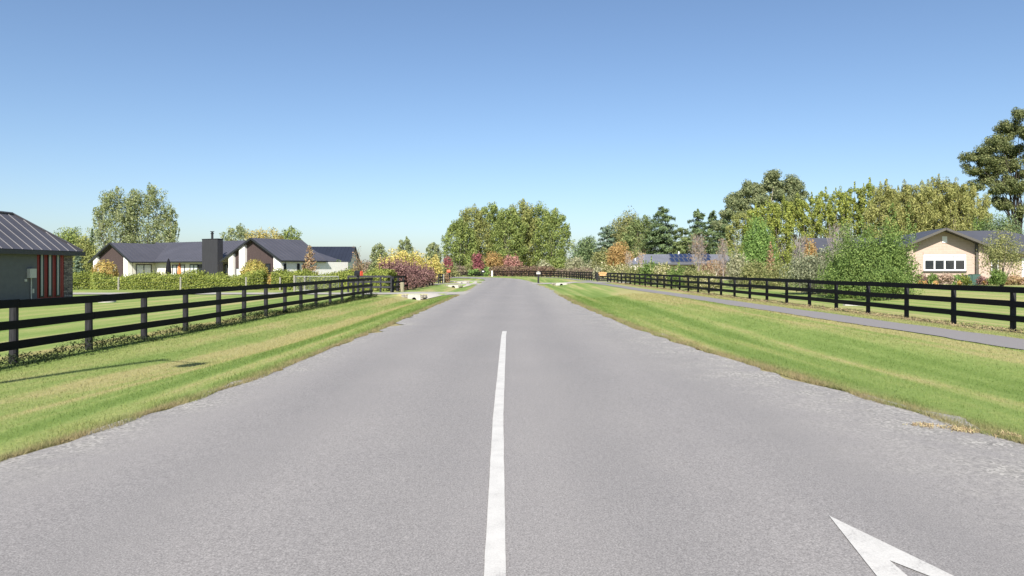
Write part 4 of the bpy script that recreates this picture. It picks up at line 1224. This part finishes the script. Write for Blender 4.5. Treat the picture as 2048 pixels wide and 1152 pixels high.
SEED = [100]
RPX = 725.0   # render pixels per unit slope
def plant(name, label, cat, px, Y, ytop, wpx, kind, leaf, bark='barkgrey', ybase=None, zg=None, dens=8.5, leafpx=1.6, group=None, aspect=.5, trunk=True, rz=None, hang=0.0, **kw):
    SEED[0] += 1; rng = np.random.default_rng(SEED[0])
    X = PX(px, Y)
    if zg is None: zg = float(gz(X, Y))
    H = ZY(ytop, Y)-zg; W = wpx*Y/F
    apx = (W*RPX/Y)*(H*RPX/Y)
    n = int(max(250, min(90000, apx*dens*.75)))
    ls = max(.035, leafpx*Y/RPX)
    o = thing(name, label, cat, (X, Y, zg), 0, group)
    fn = {'upright': crown_upright, 'bush': crown_bush, 'dome': crown_dome, 'conifer': crown_conifer, 'gum': crown_gum}[kind]
    P, Nn, limbs, r0 = fn(rng, H, W, n, **kw)
    if kind in ('bush', 'upright'):      # fill the measured height and spread
        kz_ = H*.975/np.percentile(P[:,2], 99.3); kx_ = W*.485/np.percentile(np.abs(P[:,0]), 98)
        P = P*np.array((kx_, 1, kz_)); limbs = [[(a*kx_, b, c*kz_) for a, b, c in L] for L in limbs]
    link('crown', np_mesh('crown', leaf_co(rng, P, Nn, ls, aspect, hang), 4), LEAF[leaf], o)
    if trunk:
        mb = MB(); m = len(limbs)
        for L in limbs:
            k = len(L); rr = [max(.1*ls, r0*(1/m**.35 if m > 1 else 1)*(1-.85*i/(k-1))) for i in range(k)]
            rr[-1] *= .4
            mb.tube([(0,0,-.15)]+L[1:], rr, 6)
        mb.build('trunk', M[bark], o, smooth=True)
    return o
def bare_tree(name, label, px, Y, ytop, wpx, bark, leaf=None, leafn=0, nb=34, low=.25, r0=.05, zg=None, group=None, lp=1.4):
    SEED[0] += 1; rng = np.random.default_rng(SEED[0])
    X = PX(px, Y); zg = float(gz(X, Y)) if zg is None else zg
    H = ZY(ytop, Y)-zg; W = wpx*Y/F
    o = thing(name, label, 'tree', (X, Y, zg), 0, group)
    tw = twigs(rng, H, W, nb, low, r0)
    MB().tube(*tw[0], 7).build('trunk', M[bark], o)
    mb = MB()
    for p, r in tw[1:]: mb.tube(p, r, 4, cap=False)
    mb.build('branches', M[bark], o)
    if leafn:
        ends = np.array([tuple(p[-1]) for p, r in tw[1:]]+[tuple(p[1]) for p, r in tw[1:]])
        P = ends[rng.integers(0, len(ends), leafn)]+rng.normal(size=(leafn,3))*W*.06
        link('leaves', np_mesh('leaves', leaf_co(rng, P, rng.normal(size=(leafn,3)), lp*Y/RPX), 4), LEAF[leaf], o)
    return o
def hedge(name, label, pts, h, wd, leaf, n, ls, cat='hedge', lump=.18, kind=None, shoots=.0, group=None, zb=0.02, seed=0, aspect=.42, stems=False):
    """clipped or loose hedge along a polyline (x, y)"""
    rng = np.random.default_rng(500+seed)
    P0 = np.array(pts, float); d = np.r_[0, np.cumsum(np.hypot(*np.diff(P0, axis=0).T))]; L = d[-1]
    ox, oy = P0[0]
    t = rng.uniform(0, L, n)
    nk = max(3, int(L/.9)); hv = 1+lump*rng.normal(size=nk)*.8; wv = 1+lump*rng.normal(size=nk)
    hh = h*np.interp(t, np.linspace(0,L,nk), hv); ww = wd*np.interp(t, np.linspace(0,L,nk), wv)
    ang = rng.uniform(0, np.pi, n); q = rng.uniform(.0,1,n)**.3
    side = np.cos(ang); up = np.sin(ang)**.55
    lat = np.sign(side)*np.abs(side)**.6*ww/2*q; z = zb+(hh-zb)*(up*q*.98+.02*rng.uniform(0,1,n))
    low = rng.uniform(0,1,n) < .35
    z[low] = (zb+hh*rng.uniform(0,.8,n))[low]; lat[low] = (np.sign(side)*ww/2*rng.uniform(.8,1.05,n))[low]
    z += lump*.35*h*rng.normal(size=n)*(up > .7)
    cx_ = np.interp(t, d, P0[:,0]); cy_ = np.interp(t, d, P0[:,1])
    k = np.clip(np.searchsorted(d, t)-1, 0, len(P0)-2)
    tv = (P0[k+1]-P0[k])/np.maximum(1e-6, np.hypot(*(P0[k+1]-P0[k]).T))[:,None]; nv = np.stack([-tv[:,1], tv[:,0]], 1)
    X = cx_+nv[:,0]*lat; Yv = cy_+nv[:,1]*lat
    g = gz(X, Yv)
    P = np.stack([X-ox, Yv-oy, np.maximum(z, .01)+g], 1)
    Nn = np.stack([nv[:,0]*side, nv[:,1]*side, np.sin(ang)*.9], 1)+rng.normal(size=(n,3))*.55
    if kind == 'stuff':
        o = link(name, np_mesh(name, leaf_co(rng, P, Nn, ls, aspect), 4), LEAF[leaf]); o.location = (ox, oy, 0)
        return tag(o, label, cat, group, 'stuff')
    o = thing(name, label, cat, (ox, oy, 0), 0, group)
    link('foliage', np_mesh('foliage', leaf_co(rng, P, Nn, ls, aspect), 4), LEAF[leaf], o)
    if stems:
        mb = MB()
        for s in np.arange(.3, L, .8):
            x = np.interp(s, d, P0[:,0])-ox; y = np.interp(s, d, P0[:,1])-oy; g0 = float(gz(x+ox, y+oy))
            for _ in range(2):
                mb.tube([(x,y,g0-.05),(x+rng.uniform(-.15,.15),y+rng.uniform(-.15,.15),g0+h*.75)], [.03,.012], 5)
        mb.build('stems', M['barkgrey'], o)
    return o


# --- left side
plant('poplar_tree', 'left one of the tall grey green poplars behind the gabled house', 'tree', 228, 130, 377, 92, 'upright', 'poplargrey', dens=5.4, nst=8, low=.1, group='grey green poplars')
plant('poplar_tree', 'tallest grey green poplar, right above the left gable', 'tree', 293, 132, 372, 100, 'upright', 'poplargrey', dens=5.4, nst=9, low=.1, group='grey green poplars')
plant('poplar_tree', 'small leaning poplar at the right of the grey green group', 'tree', 338, 128, 414, 44, 'upright', 'poplargrey', dens=4.8, nst=5, group='grey green poplars')
plant('broadleaf_tree', 'rounded yellow green tree above the eave of the grey house', 'tree', 130, 120, 456, 76, 'bush', 'willow', low=.1)
plant('broadleaf_tree', 'lower rounded olive tree between the grey house and the poplars', 'tree', 168, 115, 473, 52, 'bush', 'willow2', low=.1)
plant('conifer_tree', 'slim dark conifer at the left foot of the poplars', 'tree', 184, 118, 457, 24, 'conifer', 'conifer')
plant('blue_spruce', 'blue green conifer between the grey house and the left gable', 'tree', 156, 78, 503, 34, 'conifer', 'coniferblue', pw=.5)
plant('broadleaf_tree', 'pale grey green tree behind the roof right of the chimney', 'tree', 476, 125, 450, 70, 'upright', 'poplargrey', dens=5.2, nst=7)
plant('autumn_tree', 'golden tree behind the ridge of the gabled house', 'tree', 522, 120, 459, 66, 'bush', 'gold', low=.1)
plant('autumn_tree', 'small golden tree behind the apex of the right gable', 'tree', 551, 118, 462, 40, 'bush', 'gold', low=.1)
plant('poplar_tree', 'green poplars top behind the roof of the right gable', 'tree', 578, 122, 455, 66, 'upright', 'willow', dens=5.4, nst=8)
hedge('laurel_hedge', 'long yellow green laurel hedge in front of the gabled house', [(PX(-60,61.5),61.5),(PX(140,61.5),61.5),(PX(330,61.2),61.2),(PX(530,61),61)], 1.32, 1.7, 'laurel', 60000, .15, lump=.2, seed=1, group='laurel hedges')
hedge('laurel_hedge', 'shorter laurel hedge right of the gap, behind the mesh gate', [(PX(553,60.5),60.5),(PX(620,60),60),(PX(700,60),60)], 1.42, 1.7, 'laurel', 32000, .15, lump=.2, seed=2, group='laurel hedges')
hedge('laurel_hedge', 'bright laurel hedge behind the sunlit grey fence and the letterbox', [(PX(700,58.5),58.5),(PX(784,57.5),57.5)], 1.75, 1.8, 'laurel', 20000, .15, lump=.16, seed=3, group='laurel hedges')
plant('weeping_tree', 'small amber weeping tree before the left gable', 'tree', 210, 64, 521, 48, 'dome', 'weeping', low=.2)
plant('weeping_tree', 'small yellow weeping tree before the right gable', 'tree', 509, 64, 520, 52, 'dome', 'weepingyel', low=.2)
plant('small_tree', 'slender brown leaved tree before the navy roof', 'tree', 620, 62.5, 492, 40, 'conifer', 'brownleaf', 'barkpale', dens=3.0, pw=.7, droop=-.3, low=.25)
plant('shrub', 'round green shrub before the white wall under the navy roof', 'shrub', 679, 76, 523, 38, 'bush', 'bush')
bare_tree('small_tree', 'thin nearly bare sapling right of the navy roof', 713, 70, 490, 26, 'barkgrey', 'brownleaf', 60, 22, .3, .03)
plant('shrub', 'brown leaved shrub at the foot of the bare sapling', 'shrub', 716, 71, 522, 34, 'bush', 'brownleaf', dens=6.0)
plant('shrub', 'low orange shrub in the gap between the laurel hedges', 'shrub', 543, 61, 549, 18, 'bush', 'weeping')
plant('shrub', 'mauve brown shrubs far behind the red fronted letterbox', 'shrub', 735, 112, 521, 46, 'bush', 'mauve')
plant('conifer_tree', 'bluish conical tree left of the yellow trees', 'tree', 757, 105, 487, 38, 'upright', 'poplargrey')
plant('conifer_tree', 'pale conical tree rising above the middle of the yellow trees', 'tree', 811, 108, 476, 36, 'upright', 'poplargrey')
plant('conifer_tree', 'conical green tree at the right end of the yellow trees', 'tree', 866, 108, 485, 36, 'upright', 'poplargrey')
for i, (px, top, w_, lb, lf) in enumerate(((775,513,44,'small pale yellow tree at the left end of the yellow row','yellow'),(803,499,64,'largest yellow tree behind the purple shrubs','yellow'),(838,503,50,'yellow tree between the largest one and the right conifer','yellow'),(869,509,32,'bright yellow tree nearest to the tall willows','yellow'))):
    plant('yellow_tree', lb, 'tree', px, 92+i, top, w_, 'bush', lf, group='yellow autumn trees')
for i, (Y, top, w_, lb) in enumerate(((60.5,520,62,'nearest and tallest purple shrub, beside the timber bollard'),(65,524,56,'second purple shrub from the bollard'),(69.5,526,52,'third purple shrub from the bollard'),(74,530,46,'fourth purple shrub from the bollard'),(77.5,534,42,'farthest and lowest purple shrub'))):
    plant('purple_shrub', lb, 'shrub', CX-F*10.32/Y, Y, top-2, w_*1.2, 'bush', 'purple', group='row of purple shrubs', nb=8, shoots=.5)
plant('dead_shrub', 'rusty dead looking shrub beside the pale post', 'shrub', 893, 91, 546, 15, 'conifer', 'rust', pw=.3)
plant('shrub', 'olive shrub behind the rusty dead one', 'shrub', 884, 101, 527, 34, 'bush', 'olive')
plant('maple_tree', 'small crimson tree left of the tall willows, half hidden', 'tree', 893, 115, 513, 22, 'bush', 'crimson')
plant('shrub', 'greyish olive shrub at the foot of the leftmost willow', 'shrub', 905, 140, 527, 26, 'bush', 'olive')
# --- the clump of tall willows behind the bend
for i, (px, top, w_, lb) in enumerate(((918,438,54,'leftmost and lowest willow of the clump behind the bend'),(945,414,62,'second willow from the left behind the bend, behind the crimson maple'),(985,408,66,'third willow from the left behind the orange tree'),(1018,417,56,'willow left of the tallest one, behind the red tree'),(1042,402,62,'tallest willow in the middle of the clump'),(1074,409,58,'willow right of the tallest one'),(1108,419,62,'rightmost willow of the clump behind the bend'))):
    plant('willow_tree', lb, 'tree', px, 186+4*(i % 3), top, w_*1.25, 'upright', ('willow','willow2','willow','willow','willow2','willow','willow')[i], 'barkgrey', aspect=.36, leafpx=1.9, hang=.8, dens=7.5, nst=10, low=.01, group='tall willows behind the bend')
plant('shrub', 'low mauve brown shrub left of the crimson maple', 'shrub', 917, 166, 532, 44, 'bush', 'mauve')
plant('shrub', 'olive shrub touching the left of the crimson maple', 'shrub', 944, 168, 524, 30, 'bush', 'olive')
plant('maple_tree', 'crimson maple in front of the tall willows', 'tree', 956, 163, 506, 23, 'bush', 'crimson', low=.1)
plant('shrub', 'bright green low shrub under the crimson maple', 'shrub', 951, 162, 537, 32, 'bush', 'fresh')
plant('shrub', 'bright green shrub left of the white marker post', 'shrub', 974, 162, 534, 26, 'bush', 'fresh')
plant('maple_tree', 'broad orange tree in front of the tall willows', 'tree', 991, 168, 504, 46, 'bush', 'orange')
plant('maple_tree', 'red tree right of the orange one, in front of the willows', 'tree', 1024, 167, 510, 38, 'bush', 'redleaf')
hedge('red_hedge', 'low brown red hedge behind the far curved fence', [(-6.5,162),(-1,158),(3.5,153),(7.0,147)], 2.2, 1.6, 'brownred', 6500, .36, seed=5, lump=.1)
hedge('brown_hedge', 'brownish low hedge behind the right part of the curved fence', [(7.6,146),(9.6,139),(11.4,126),(12.4,112)], 1.75, 1.5, 'mauve', 6000, .32, seed=6, lump=.16)
plant('shrub', 'rounded sage grey shrub behind the letterbox on a dark post', 'shrub', 1087, 166, 520, 38, 'bush', 'sage')
plant('shrub', 'green shrub between the two sage grey ones', 'shrub', 1120, 172, 514, 44, 'bush', 'willow')
plant('shrub', 'larger rounded sage grey shrub at the right foot of the willows', 'shrub', 1150, 150, 514, 46, 'bush', 'sage')
plant('shrub', 'pale silvery shrub behind the slatted gate', 'shrub', 1180, 140, 522, 24, 'bush', 'sage', dens=6.0)
plant('plume_plant', 'cream plumed plant left of the tan letterbox', 'shrub', 1199, 98, 526, 32, 'bush', 'sage', shoots=1.2)
# --- conifers and trees right of the willows
plant('pine_tree', 'low dark spreading pine right of the willows', 'tree', 1172, 175, 474, 70, 'bush', 'conifer', 'barkdark', low=.1)
plant('pine_tree', 'dark spreading pine left of the round topped tree', 'tree', 1215, 165, 454, 84, 'conifer', 'coniferblue', 'barkdark', pw=.4, tiers=11, dens=10.5)
plant('broadleaf_tree', 'round topped olive tree left of the tall conifers', 'tree', 1252, 170, 426, 90, 'bush', 'olive', low=.06)
plant('broadleaf_tree', 'bright green feathery tree touching the tallest conifer', 'tree', 1285, 155, 432, 84, 'upright', 'cedar', low=.04, dens=6.3)
plant('conifer_tree', 'tallest conifer with a sharp spire behind the solar house', 'tree', 1326, 150, 414, 112, 'conifer', 'conifer', pw=.55, dens=10.5, tiers=13, ragged=.35)
plant('conifer_tree', 'conifer with a sharp top, left one of the pair right of the tallest', 'tree', 1396, 155, 418, 86, 'conifer', 'conifer', pw=.55, dens=10.5, tiers=12, ragged=.35)
plant('conifer_tree', 'conifer of the pair behind the pale birch', 'tree', 1426, 158, 423, 80, 'conifer', 'conifer', pw=.55, dens=10.5, tiers=12)
plant('conifer_tree', 'low cedar filling the gap between the conifers', 'tree', 1364, 146, 458, 84, 'conifer', 'cedar', pw=.4, dens=10.5, tiers=9)
plant('conifer_tree', 'dark conifer at the foot of the tall gum tree', 'tree', 1452, 140, 440, 70, 'conifer', 'conifer', pw=.45, dens=10.5, tiers=10)
plant('autumn_tree', 'rounded orange and green tree left of the solar house', 'tree', 1238, 118, 484, 62, 'bush', 'orange', low=.05)
plant('shrub', 'olive tree left of the orange and green one', 'tree', 1205, 122, 497, 44, 'bush', 'olive', low=.05)
plant('shrub', 'dark olive shrub under the conifers behind the grey shed', 'shrub', 1268, 125, 500, 50, 'bush', 'olive')
bare_tree('sapling', 'thin orange leaved sapling before the grey shed', 1282, 84, 500, 24, 'barkpale', 'brownleaf', 220, 18, .3, .03)
bare_tree('sapling', 'thin sapling with rusty leaves left of the grey shed', 1257, 86, 502, 22, 'barkpale', 'rust', 220, 18, .3, .03)
# flowering shrubs along the right fence
for i, (px, top, w_, lf, lb) in enumerate(((1218,526,34,'flower','cream flowered shrub behind the gate at the end of the right fence'),(1243,528,46,'flower','pale flowered shrub second from the far gate'),(1272,530,52,'olive','olive shrub before the grey shed'),(1300,521,62,'bush','dome shaped green shrub left of the solar panels'),(1330,526,58,'flower','yellowish flowering shrub below the solar panels'),(1358,530,56,'bush','dark green shrub left of the tall pale birch'),(1390,531,56,'olive','shrub around the foot of the tall pale birch'),(1420,541,54,'flower','low pale flowering shrub right of the tall birch'))):
    k = (px-CX)/F; Y = (12.36+18.3*.0332+1.9)/(k+.0332)
    plant('flowering_shrub', lb, 'shrub', px, Y, top, w_, 'bush', lf, group='shrubs along the right fence', shoots=.3)
bare_tree('birch_tree', 'tall pale bare birch in front of the solar panels', 1396, 72, 467, 46, 'barkpink', 'rust', 420, 46, .28, .06)
bare_tree('birch_tree', 'slim pale birch left of the fresh green tree', 1446, 70, 476, 26, 'barkpink', 'rust', 220, 34, .25, .05)
bare_tree('birch_tree', 'small birch with rusty leaves between the two pale ones', 1432, 66, 520, 22, 'barkpale', 'rust', 420, 22, .4, .04)
plant('shrub', 'rusty orange shrub behind the small birch', 'shrub', 1424, 88, 519, 58, 'bush', 'rust', dens=6.0)
plant('shrub', 'grey green feathery shrub right of the slim pale birch', 'shrub', 1476, 58, 500, 52, 'bush', 'sage', shoots=.8, dens=6.0)
plant('shrub', 'green shrub at the foot of the fresh green tree', 'shrub', 1505, 54, 520, 54, 'bush', 'olive')
plant('broadleaf_tree', 'reddish olive willow behind the fresh green tree', 'tree', 1482, 98, 424, 58, 'upright', 'willow2', low=.02, dens=6.3)
plant('fresh_green_tree', 'fresh green full leaved tree before the yellow poplars', 'tree', 1516, 64, 437, 72, 'bush', 'fresh', low=.03, nb=14)
plant('small_tree', 'brown leaved sapling right of the fresh green tree', 'tree', 1541, 56, 486, 28, 'conifer', 'brownleaf', 'barkpale', dens=3.3, pw=.7, droop=-.3, low=.25)
plant('shrub', 'low olive shrub behind the fence under the brown sapling', 'shrub', 1553, 52, 524, 60, 'bush', 'olive', dens=6.0)
# yellow green poplar row and golden willows
pop = [(1508,417,'first'),(1536,408,'second'),(1564,402,'third'),(1592,397,'fourth'),(1620,396,'fifth'),(1648,386,'sixth'),(1678,384,'seventh'),(1706,378,'eighth'),(1736,368,'ninth')]
for i, (px, top, q) in enumerate(pop):
    plant('poplar_tree', q+' from the left in the row of yellow green poplars', 'tree', px, 96+2*(i % 2), top-5, 52, 'upright', 'poplar', dens=8.2, nst=7, low=.0, group='yellow green poplar row', D=2.8, core=.03)
for i, (px, top, w_, lb) in enumerate(((1768,366,60,'golden green willow next to the last poplar'),(1804,369,60,'second golden willow, above the left roof of the brick house'),(1840,371,58,'third golden willow from the poplars'),(1872,356,62,'tallest golden willow, above the brick gable'),(1908,365,60,'golden willow right of the tallest one'),(1942,374,64,'rightmost golden willow beside the big gum tree'))):
    plant('willow_tree', lb, 'tree', px, 90+2*(i % 2), top, w_*1.35, 'upright', 'goldwillow', aspect=.24, leafpx=2.5, hang=1.4, dens=7.5, nst=10, low=.02 , group='golden willows behind the brick house')
plant('gum_tree', 'tall billowing gum tree above the yellow poplars', 'tree', 1535, 140, 331, 180, 'gum', 'gum', 'barkpale', dens=13, rs=.115, kz=.95, np_=16,
      pts=[(.07,0,.91),(-.02,.1,.82),(.14,.05,.8),(.33,0,.86),(.37,.05,.73),(.24,-.05,.68),(-.2,0,.80),(-.31,.05,.72),(-.13,-.08,.66),(-.25,0,.58),(-.44,0,.57),(-.5,.03,.47),(.0,.1,.68),(.05,-.1,.6),(.36,.1,.6),(-.05,0,.5),(.1,0,.74),(.19,.05,.63),(-.09,0,.74),(-.37,0,.645),(.12,-.06,.60),(.29,0,.79),(-.27,.05,.65),(.08,.06,.84),(-.18,0,.55)])
plant('gum_tree', 'big dark gum tree rising out of the right edge', 'tree', 2034, 112, 213, 220, 'gum', 'gumdark', 'barkdark', dens=10, rs=.102, kz=.85, thin=.8,
      pts=[(.05,0,.95),(-.10,.05,.88),(-.02,-.1,.83),(-.23,0,.79),(-.31,.03,.735),(-.43,0,.70),(-.37,.03,.645),(-.17,-.05,.76),(-.1,.05,.70),(0,0,.66),(-.25,.05,.60),(-.31,0,.555),(-.2,-.05,.52),(-.1,.05,.58),(.03,0,.53),(-.13,0,.455),(-.06,.05,.43),(.08,0,.6),(.2,0,.75),(.16,.05,.87),(.28,0,.62),(.12,-.08,.74),(.2,0,.48),(.06,-.05,.41),(-.15,0,.81),(-.06,.05,.77),(.04,0,.74),(-.28,-.03,.68),(-.19,.05,.66),(-.04,-.05,.54),(.02,.06,.88),(-.11,0,.64)])
plant('dark_tree', 'low dark tree under the big gum tree behind the brick house', 'tree', 2006, 80, 432, 100, 'bush', 'conifer', low=.05)
plant('shrub', 'green tree between the golden willows and the big gum', 'tree', 1962, 82, 438, 44, 'bush', 'bush', low=.05)
# shrubs behind the right fence
plant('large_shrub', 'large glossy green bush behind the right fence, left of the brick house', 'shrub', 1742, 38, 447, 160, 'bush', 'bush', dens=13, nb=20, shoots=1.7, core=.1, leafpx=1.9)
plant('large_shrub', 'lower leafy shrub at the right front of the large bush', 'shrub', 1772, 35.2, 520, 106, 'bush', 'bush', dens=6.8, nb=10, shoots=.4)
plant('large_shrub', 'dense green shrub at the left of the large bush', 'shrub', 1690, 39.5, 496, 92, 'bush', 'bush', dens=7.5, nb=12, shoots=.6)
plant('grey_shrub', 'grey leaved shrub behind the fence, left of the large bush', 'shrub', 1620, 43, 501, 92, 'bush', 'greyleaf', dens=7.5, nb=12, shoots=.3)
plant('grey_shrub', 'grey leaved shrub wedged between the other grey one and the large bush', 'shrub', 1655, 44, 494, 66, 'bush', 'greyleaf', dens=7.5, nb=10)
bare_tree('bare_tree', 'bare pinkish sapling above the left grey shrub', 1599, 52, 466, 40, 'barkpink', None, 0, 40, .2, .045)
bare_tree('bare_tree', 'bare pinkish sapling before the grey back roof', 1668, 58, 444, 38, 'barkpink', None, 0, 44, .2, .05)
plant('small_tree', 'sparse grey green sapling right of the bare one', 'tree', 1692, 62, 446, 44, 'bush', 'greyleaf', dens=3.3, low=.2)
plant('shrub', 'orange shrub behind the left grey shrub', 'shrub', 1618, 70, 478, 34, 'bush', 'orange', dens=6.0)
plant('small_tree', 'sparse olive tree before the right wing of the brick house', 'tree', 2004, 48, 452, 82, 'bush', 'olive', 'barkgrey', dens=2.5, low=.25, nb=12)
plant('shrub', 'dark dense shrub at the foot of the sparse olive tree', 'shrub', 1996, 47.5, 538, 34, 'bush', 'bush')
for i, (px, top, w_, lf, nm, lb) in enumerate(((1843,548,28,'purple','red_shrub','dark red shrub at the left end of the flower bed'),(1864,547,28,'bush','shrub','green shrub second in the flower bed'),(1889,547,44,'pink','hydrangea','faded pink hydrangea under the white window'),(1912,549,26,'fresh','shrub','green shrub right of the pink hydrangea'),(1929,548,28,'laurel','shrub','light green shrub left of the green utility box'),(1963,552,24,'purple','red_shrub','purple shrub right of the green utility box'),(1982,556,24,'bush','shrub','low green shrub before the white chair'),(2024,548,44,'brownleaf','shrub','brownish shrub before the garage door'),(2050,553,40,'rust','shrub','rusty low shrub at the right edge'))):
    plant(nm, lb, 'shrub', px, 52.3, top, w_, 'bush', lf, group='flower bed of the brick house', trunk=False)
for i, (px, w_, lb) in enumerate(((1839,10,'orange marigolds at the left end of the bed'),(1850,11,'orange marigolds under the red shrub'),(1871,11,'orange marigolds left of the pink hydrangea'),(1919,11,'orange marigolds right of the pink hydrangea'),(1968,10,'orange marigolds right of the green box'))):
    plant('marigold', lb, 'flowers', px, 51.2, 561.5, w_*.8, 'bush', 'marigold', group='marigolds', trunk=False)
# far hedgerows that close the view along the plain
hedge('far_hedgerow', 'hazy hedgerows far across the plain', [(-420,330),(-150,300),(20,320),(160,300),(420,330)], 4.2, 5, 'farbelt', 26000, 1.1, cat='hedgerow', seed=9, lump=.3, kind='stuff', stems=False)
# pale stone edging at the foot of the big bush
mb = MB(); rr = random.Random(8)
x0_, y0_ = G(1688, 611, .1); x1_, y1_ = G(1752, 613, .1)
for k in range(9):
    t = k/8; q = rr.uniform(.10,.17); cx_, cy_ = x0_+(x1_-x0_)*t+rr.uniform(-.05,.05), y0_+(y1_-y0_)*t+rr.uniform(-.06,.06)
    mb.lathe([(q*.7,-.1),(q,-.01),(q*.9,q*.45),(q*.4,q*.7)], (cx_-x0_,cy_-y0_,float(gz(cx_,cy_))), 7)
o = tag(mb.build('stone_edging', M['concrete']), 'row of pale stones edging the foot of the large bush behind the right fence', 'edging'); o.location = (x0_, y0_, 0)
# weeds with fence shade in their leaf colour under the left fence, straw under the right one
hedge('weeds', 'shade-darkened weeds along the foot of the left fence', [(-9.15,10.5),(-9.2,46)], .20, .40, 'weed', 17000, .05, cat='weeds', seed=11, lump=.45, kind='stuff', stems=False)
f0 = 12.0
hedge('dry_grass', 'dry straw along the foot of the right fence', [(float(xfr(12))-.05,12),(float(xfr(80))-.05,80)], .085, .5, 'dry', 16000, .07, cat='grass', seed=12, lump=.5, kind='stuff', stems=False, aspect=.2)

# ------------------------------------------------------------------ grass blades on the near verges
def blades(n, seed):
    rng = np.random.default_rng(seed)
    Y = 5.2*(46/5.2)**(rng.uniform(0,1,n)**.9)
    u = rng.uniform(0,1,n); left = rng.uniform(0,1,n) < .42
    X = np.where(left, xl(Y)-.02-(xl(Y)+10.2)*u**.85, xr(Y)+.02+(xfr(Y)+.8-xr(Y))*u**.9)
    # extra ragged fringe on the seal edges
    k = rng.uniform(0,1,n) < .26
    fr = np.abs(rng.normal(size=n))*.20-.10
    lump = .5+.5*np.sin(Y*2.1+3*np.sin(Y*.7))
    X = np.where(k, np.where(left, xl(Y)-fr*(.5+lump), xr(Y)+fr*(.5+lump)), X)
    px = CX+F*X/Y
    fx = xfr(Y); onpath = (X > fx-2.72) & (X < fx-1.34)
    ok = (px > -60) & (px < 2110) & ~onpath & ~((X > -12) & (X < -3) & (Y > 48.5))
    X, Y = X[ok], Y[ok]; n = len(X)
    z = np.maximum(gz(X, Y), np.where((X > xl(Y)) & (X < xr(Y)), .0, -1))
    pw = Y/RPX
    w = np.maximum(.004, .55*pw); h = rng.uniform(.014,.034,n)*(1+.5*(rng.uniform(0,1,n) < .08))+pw*.25
    h = np.where(k[ok], h*rng.uniform(.8,2.0,n), h)
    a = rng.uniform(0, 2*np.pi, n); dx, dy = np.cos(a)*w/2, np.sin(a)*w/2
    lean = rng.normal(size=(n,2))*(h*.55)[:,None]
    A = np.stack([X-dx, Y-dy, z-.005], 1); B = np.stack([X+dx, Y+dy, z-.005], 1); C = np.stack([X+lean[:,0], Y+lean[:,1], z+h], 1)
    co = np.stack([A,B,C], 1).reshape(-1,3)
    me = np_mesh('grass', co, 3)
    e = np.repeat(edge_attr(X, Y), 3).astype(np.float32)
    at = me.attributes.new('edge', 'FLOAT', 'POINT'); at.data.foreach_set('value', e)
    at = me.attributes.new('dry', 'FLOAT', 'POINT'); at.data.foreach_set('value', np.repeat(dry_attr(X, Y), 3).astype(np.float32))
    o = link('grass', me, M['blade']); tag(o, 'short mown grass on both verges', 'grass', kind='stuff')
blades(330000, 77)
# stray grass tufts growing through the seal near the right edge
rng = np.random.default_rng(3)
P = []
for px, py, k in ((1850,853,140),(1935,863,200),(1915,858,90),(2010,872,160)):
    x, y = G(px, py)
    q = rng.normal(size=(k,3))*np.array((.07,.06,0))+np.array((x,y,.015)); P.append(q)
P = np.concatenate(P)
o = link('dry_tufts', np_mesh('dry_tufts', leaf_co(rng, P, rng.normal(size=(len(P),3)), .05, .18, .6), 4), LEAF['dry'])
tag(o, 'dry grass tufts growing on the right edge of the road', 'grass', kind='stuff')
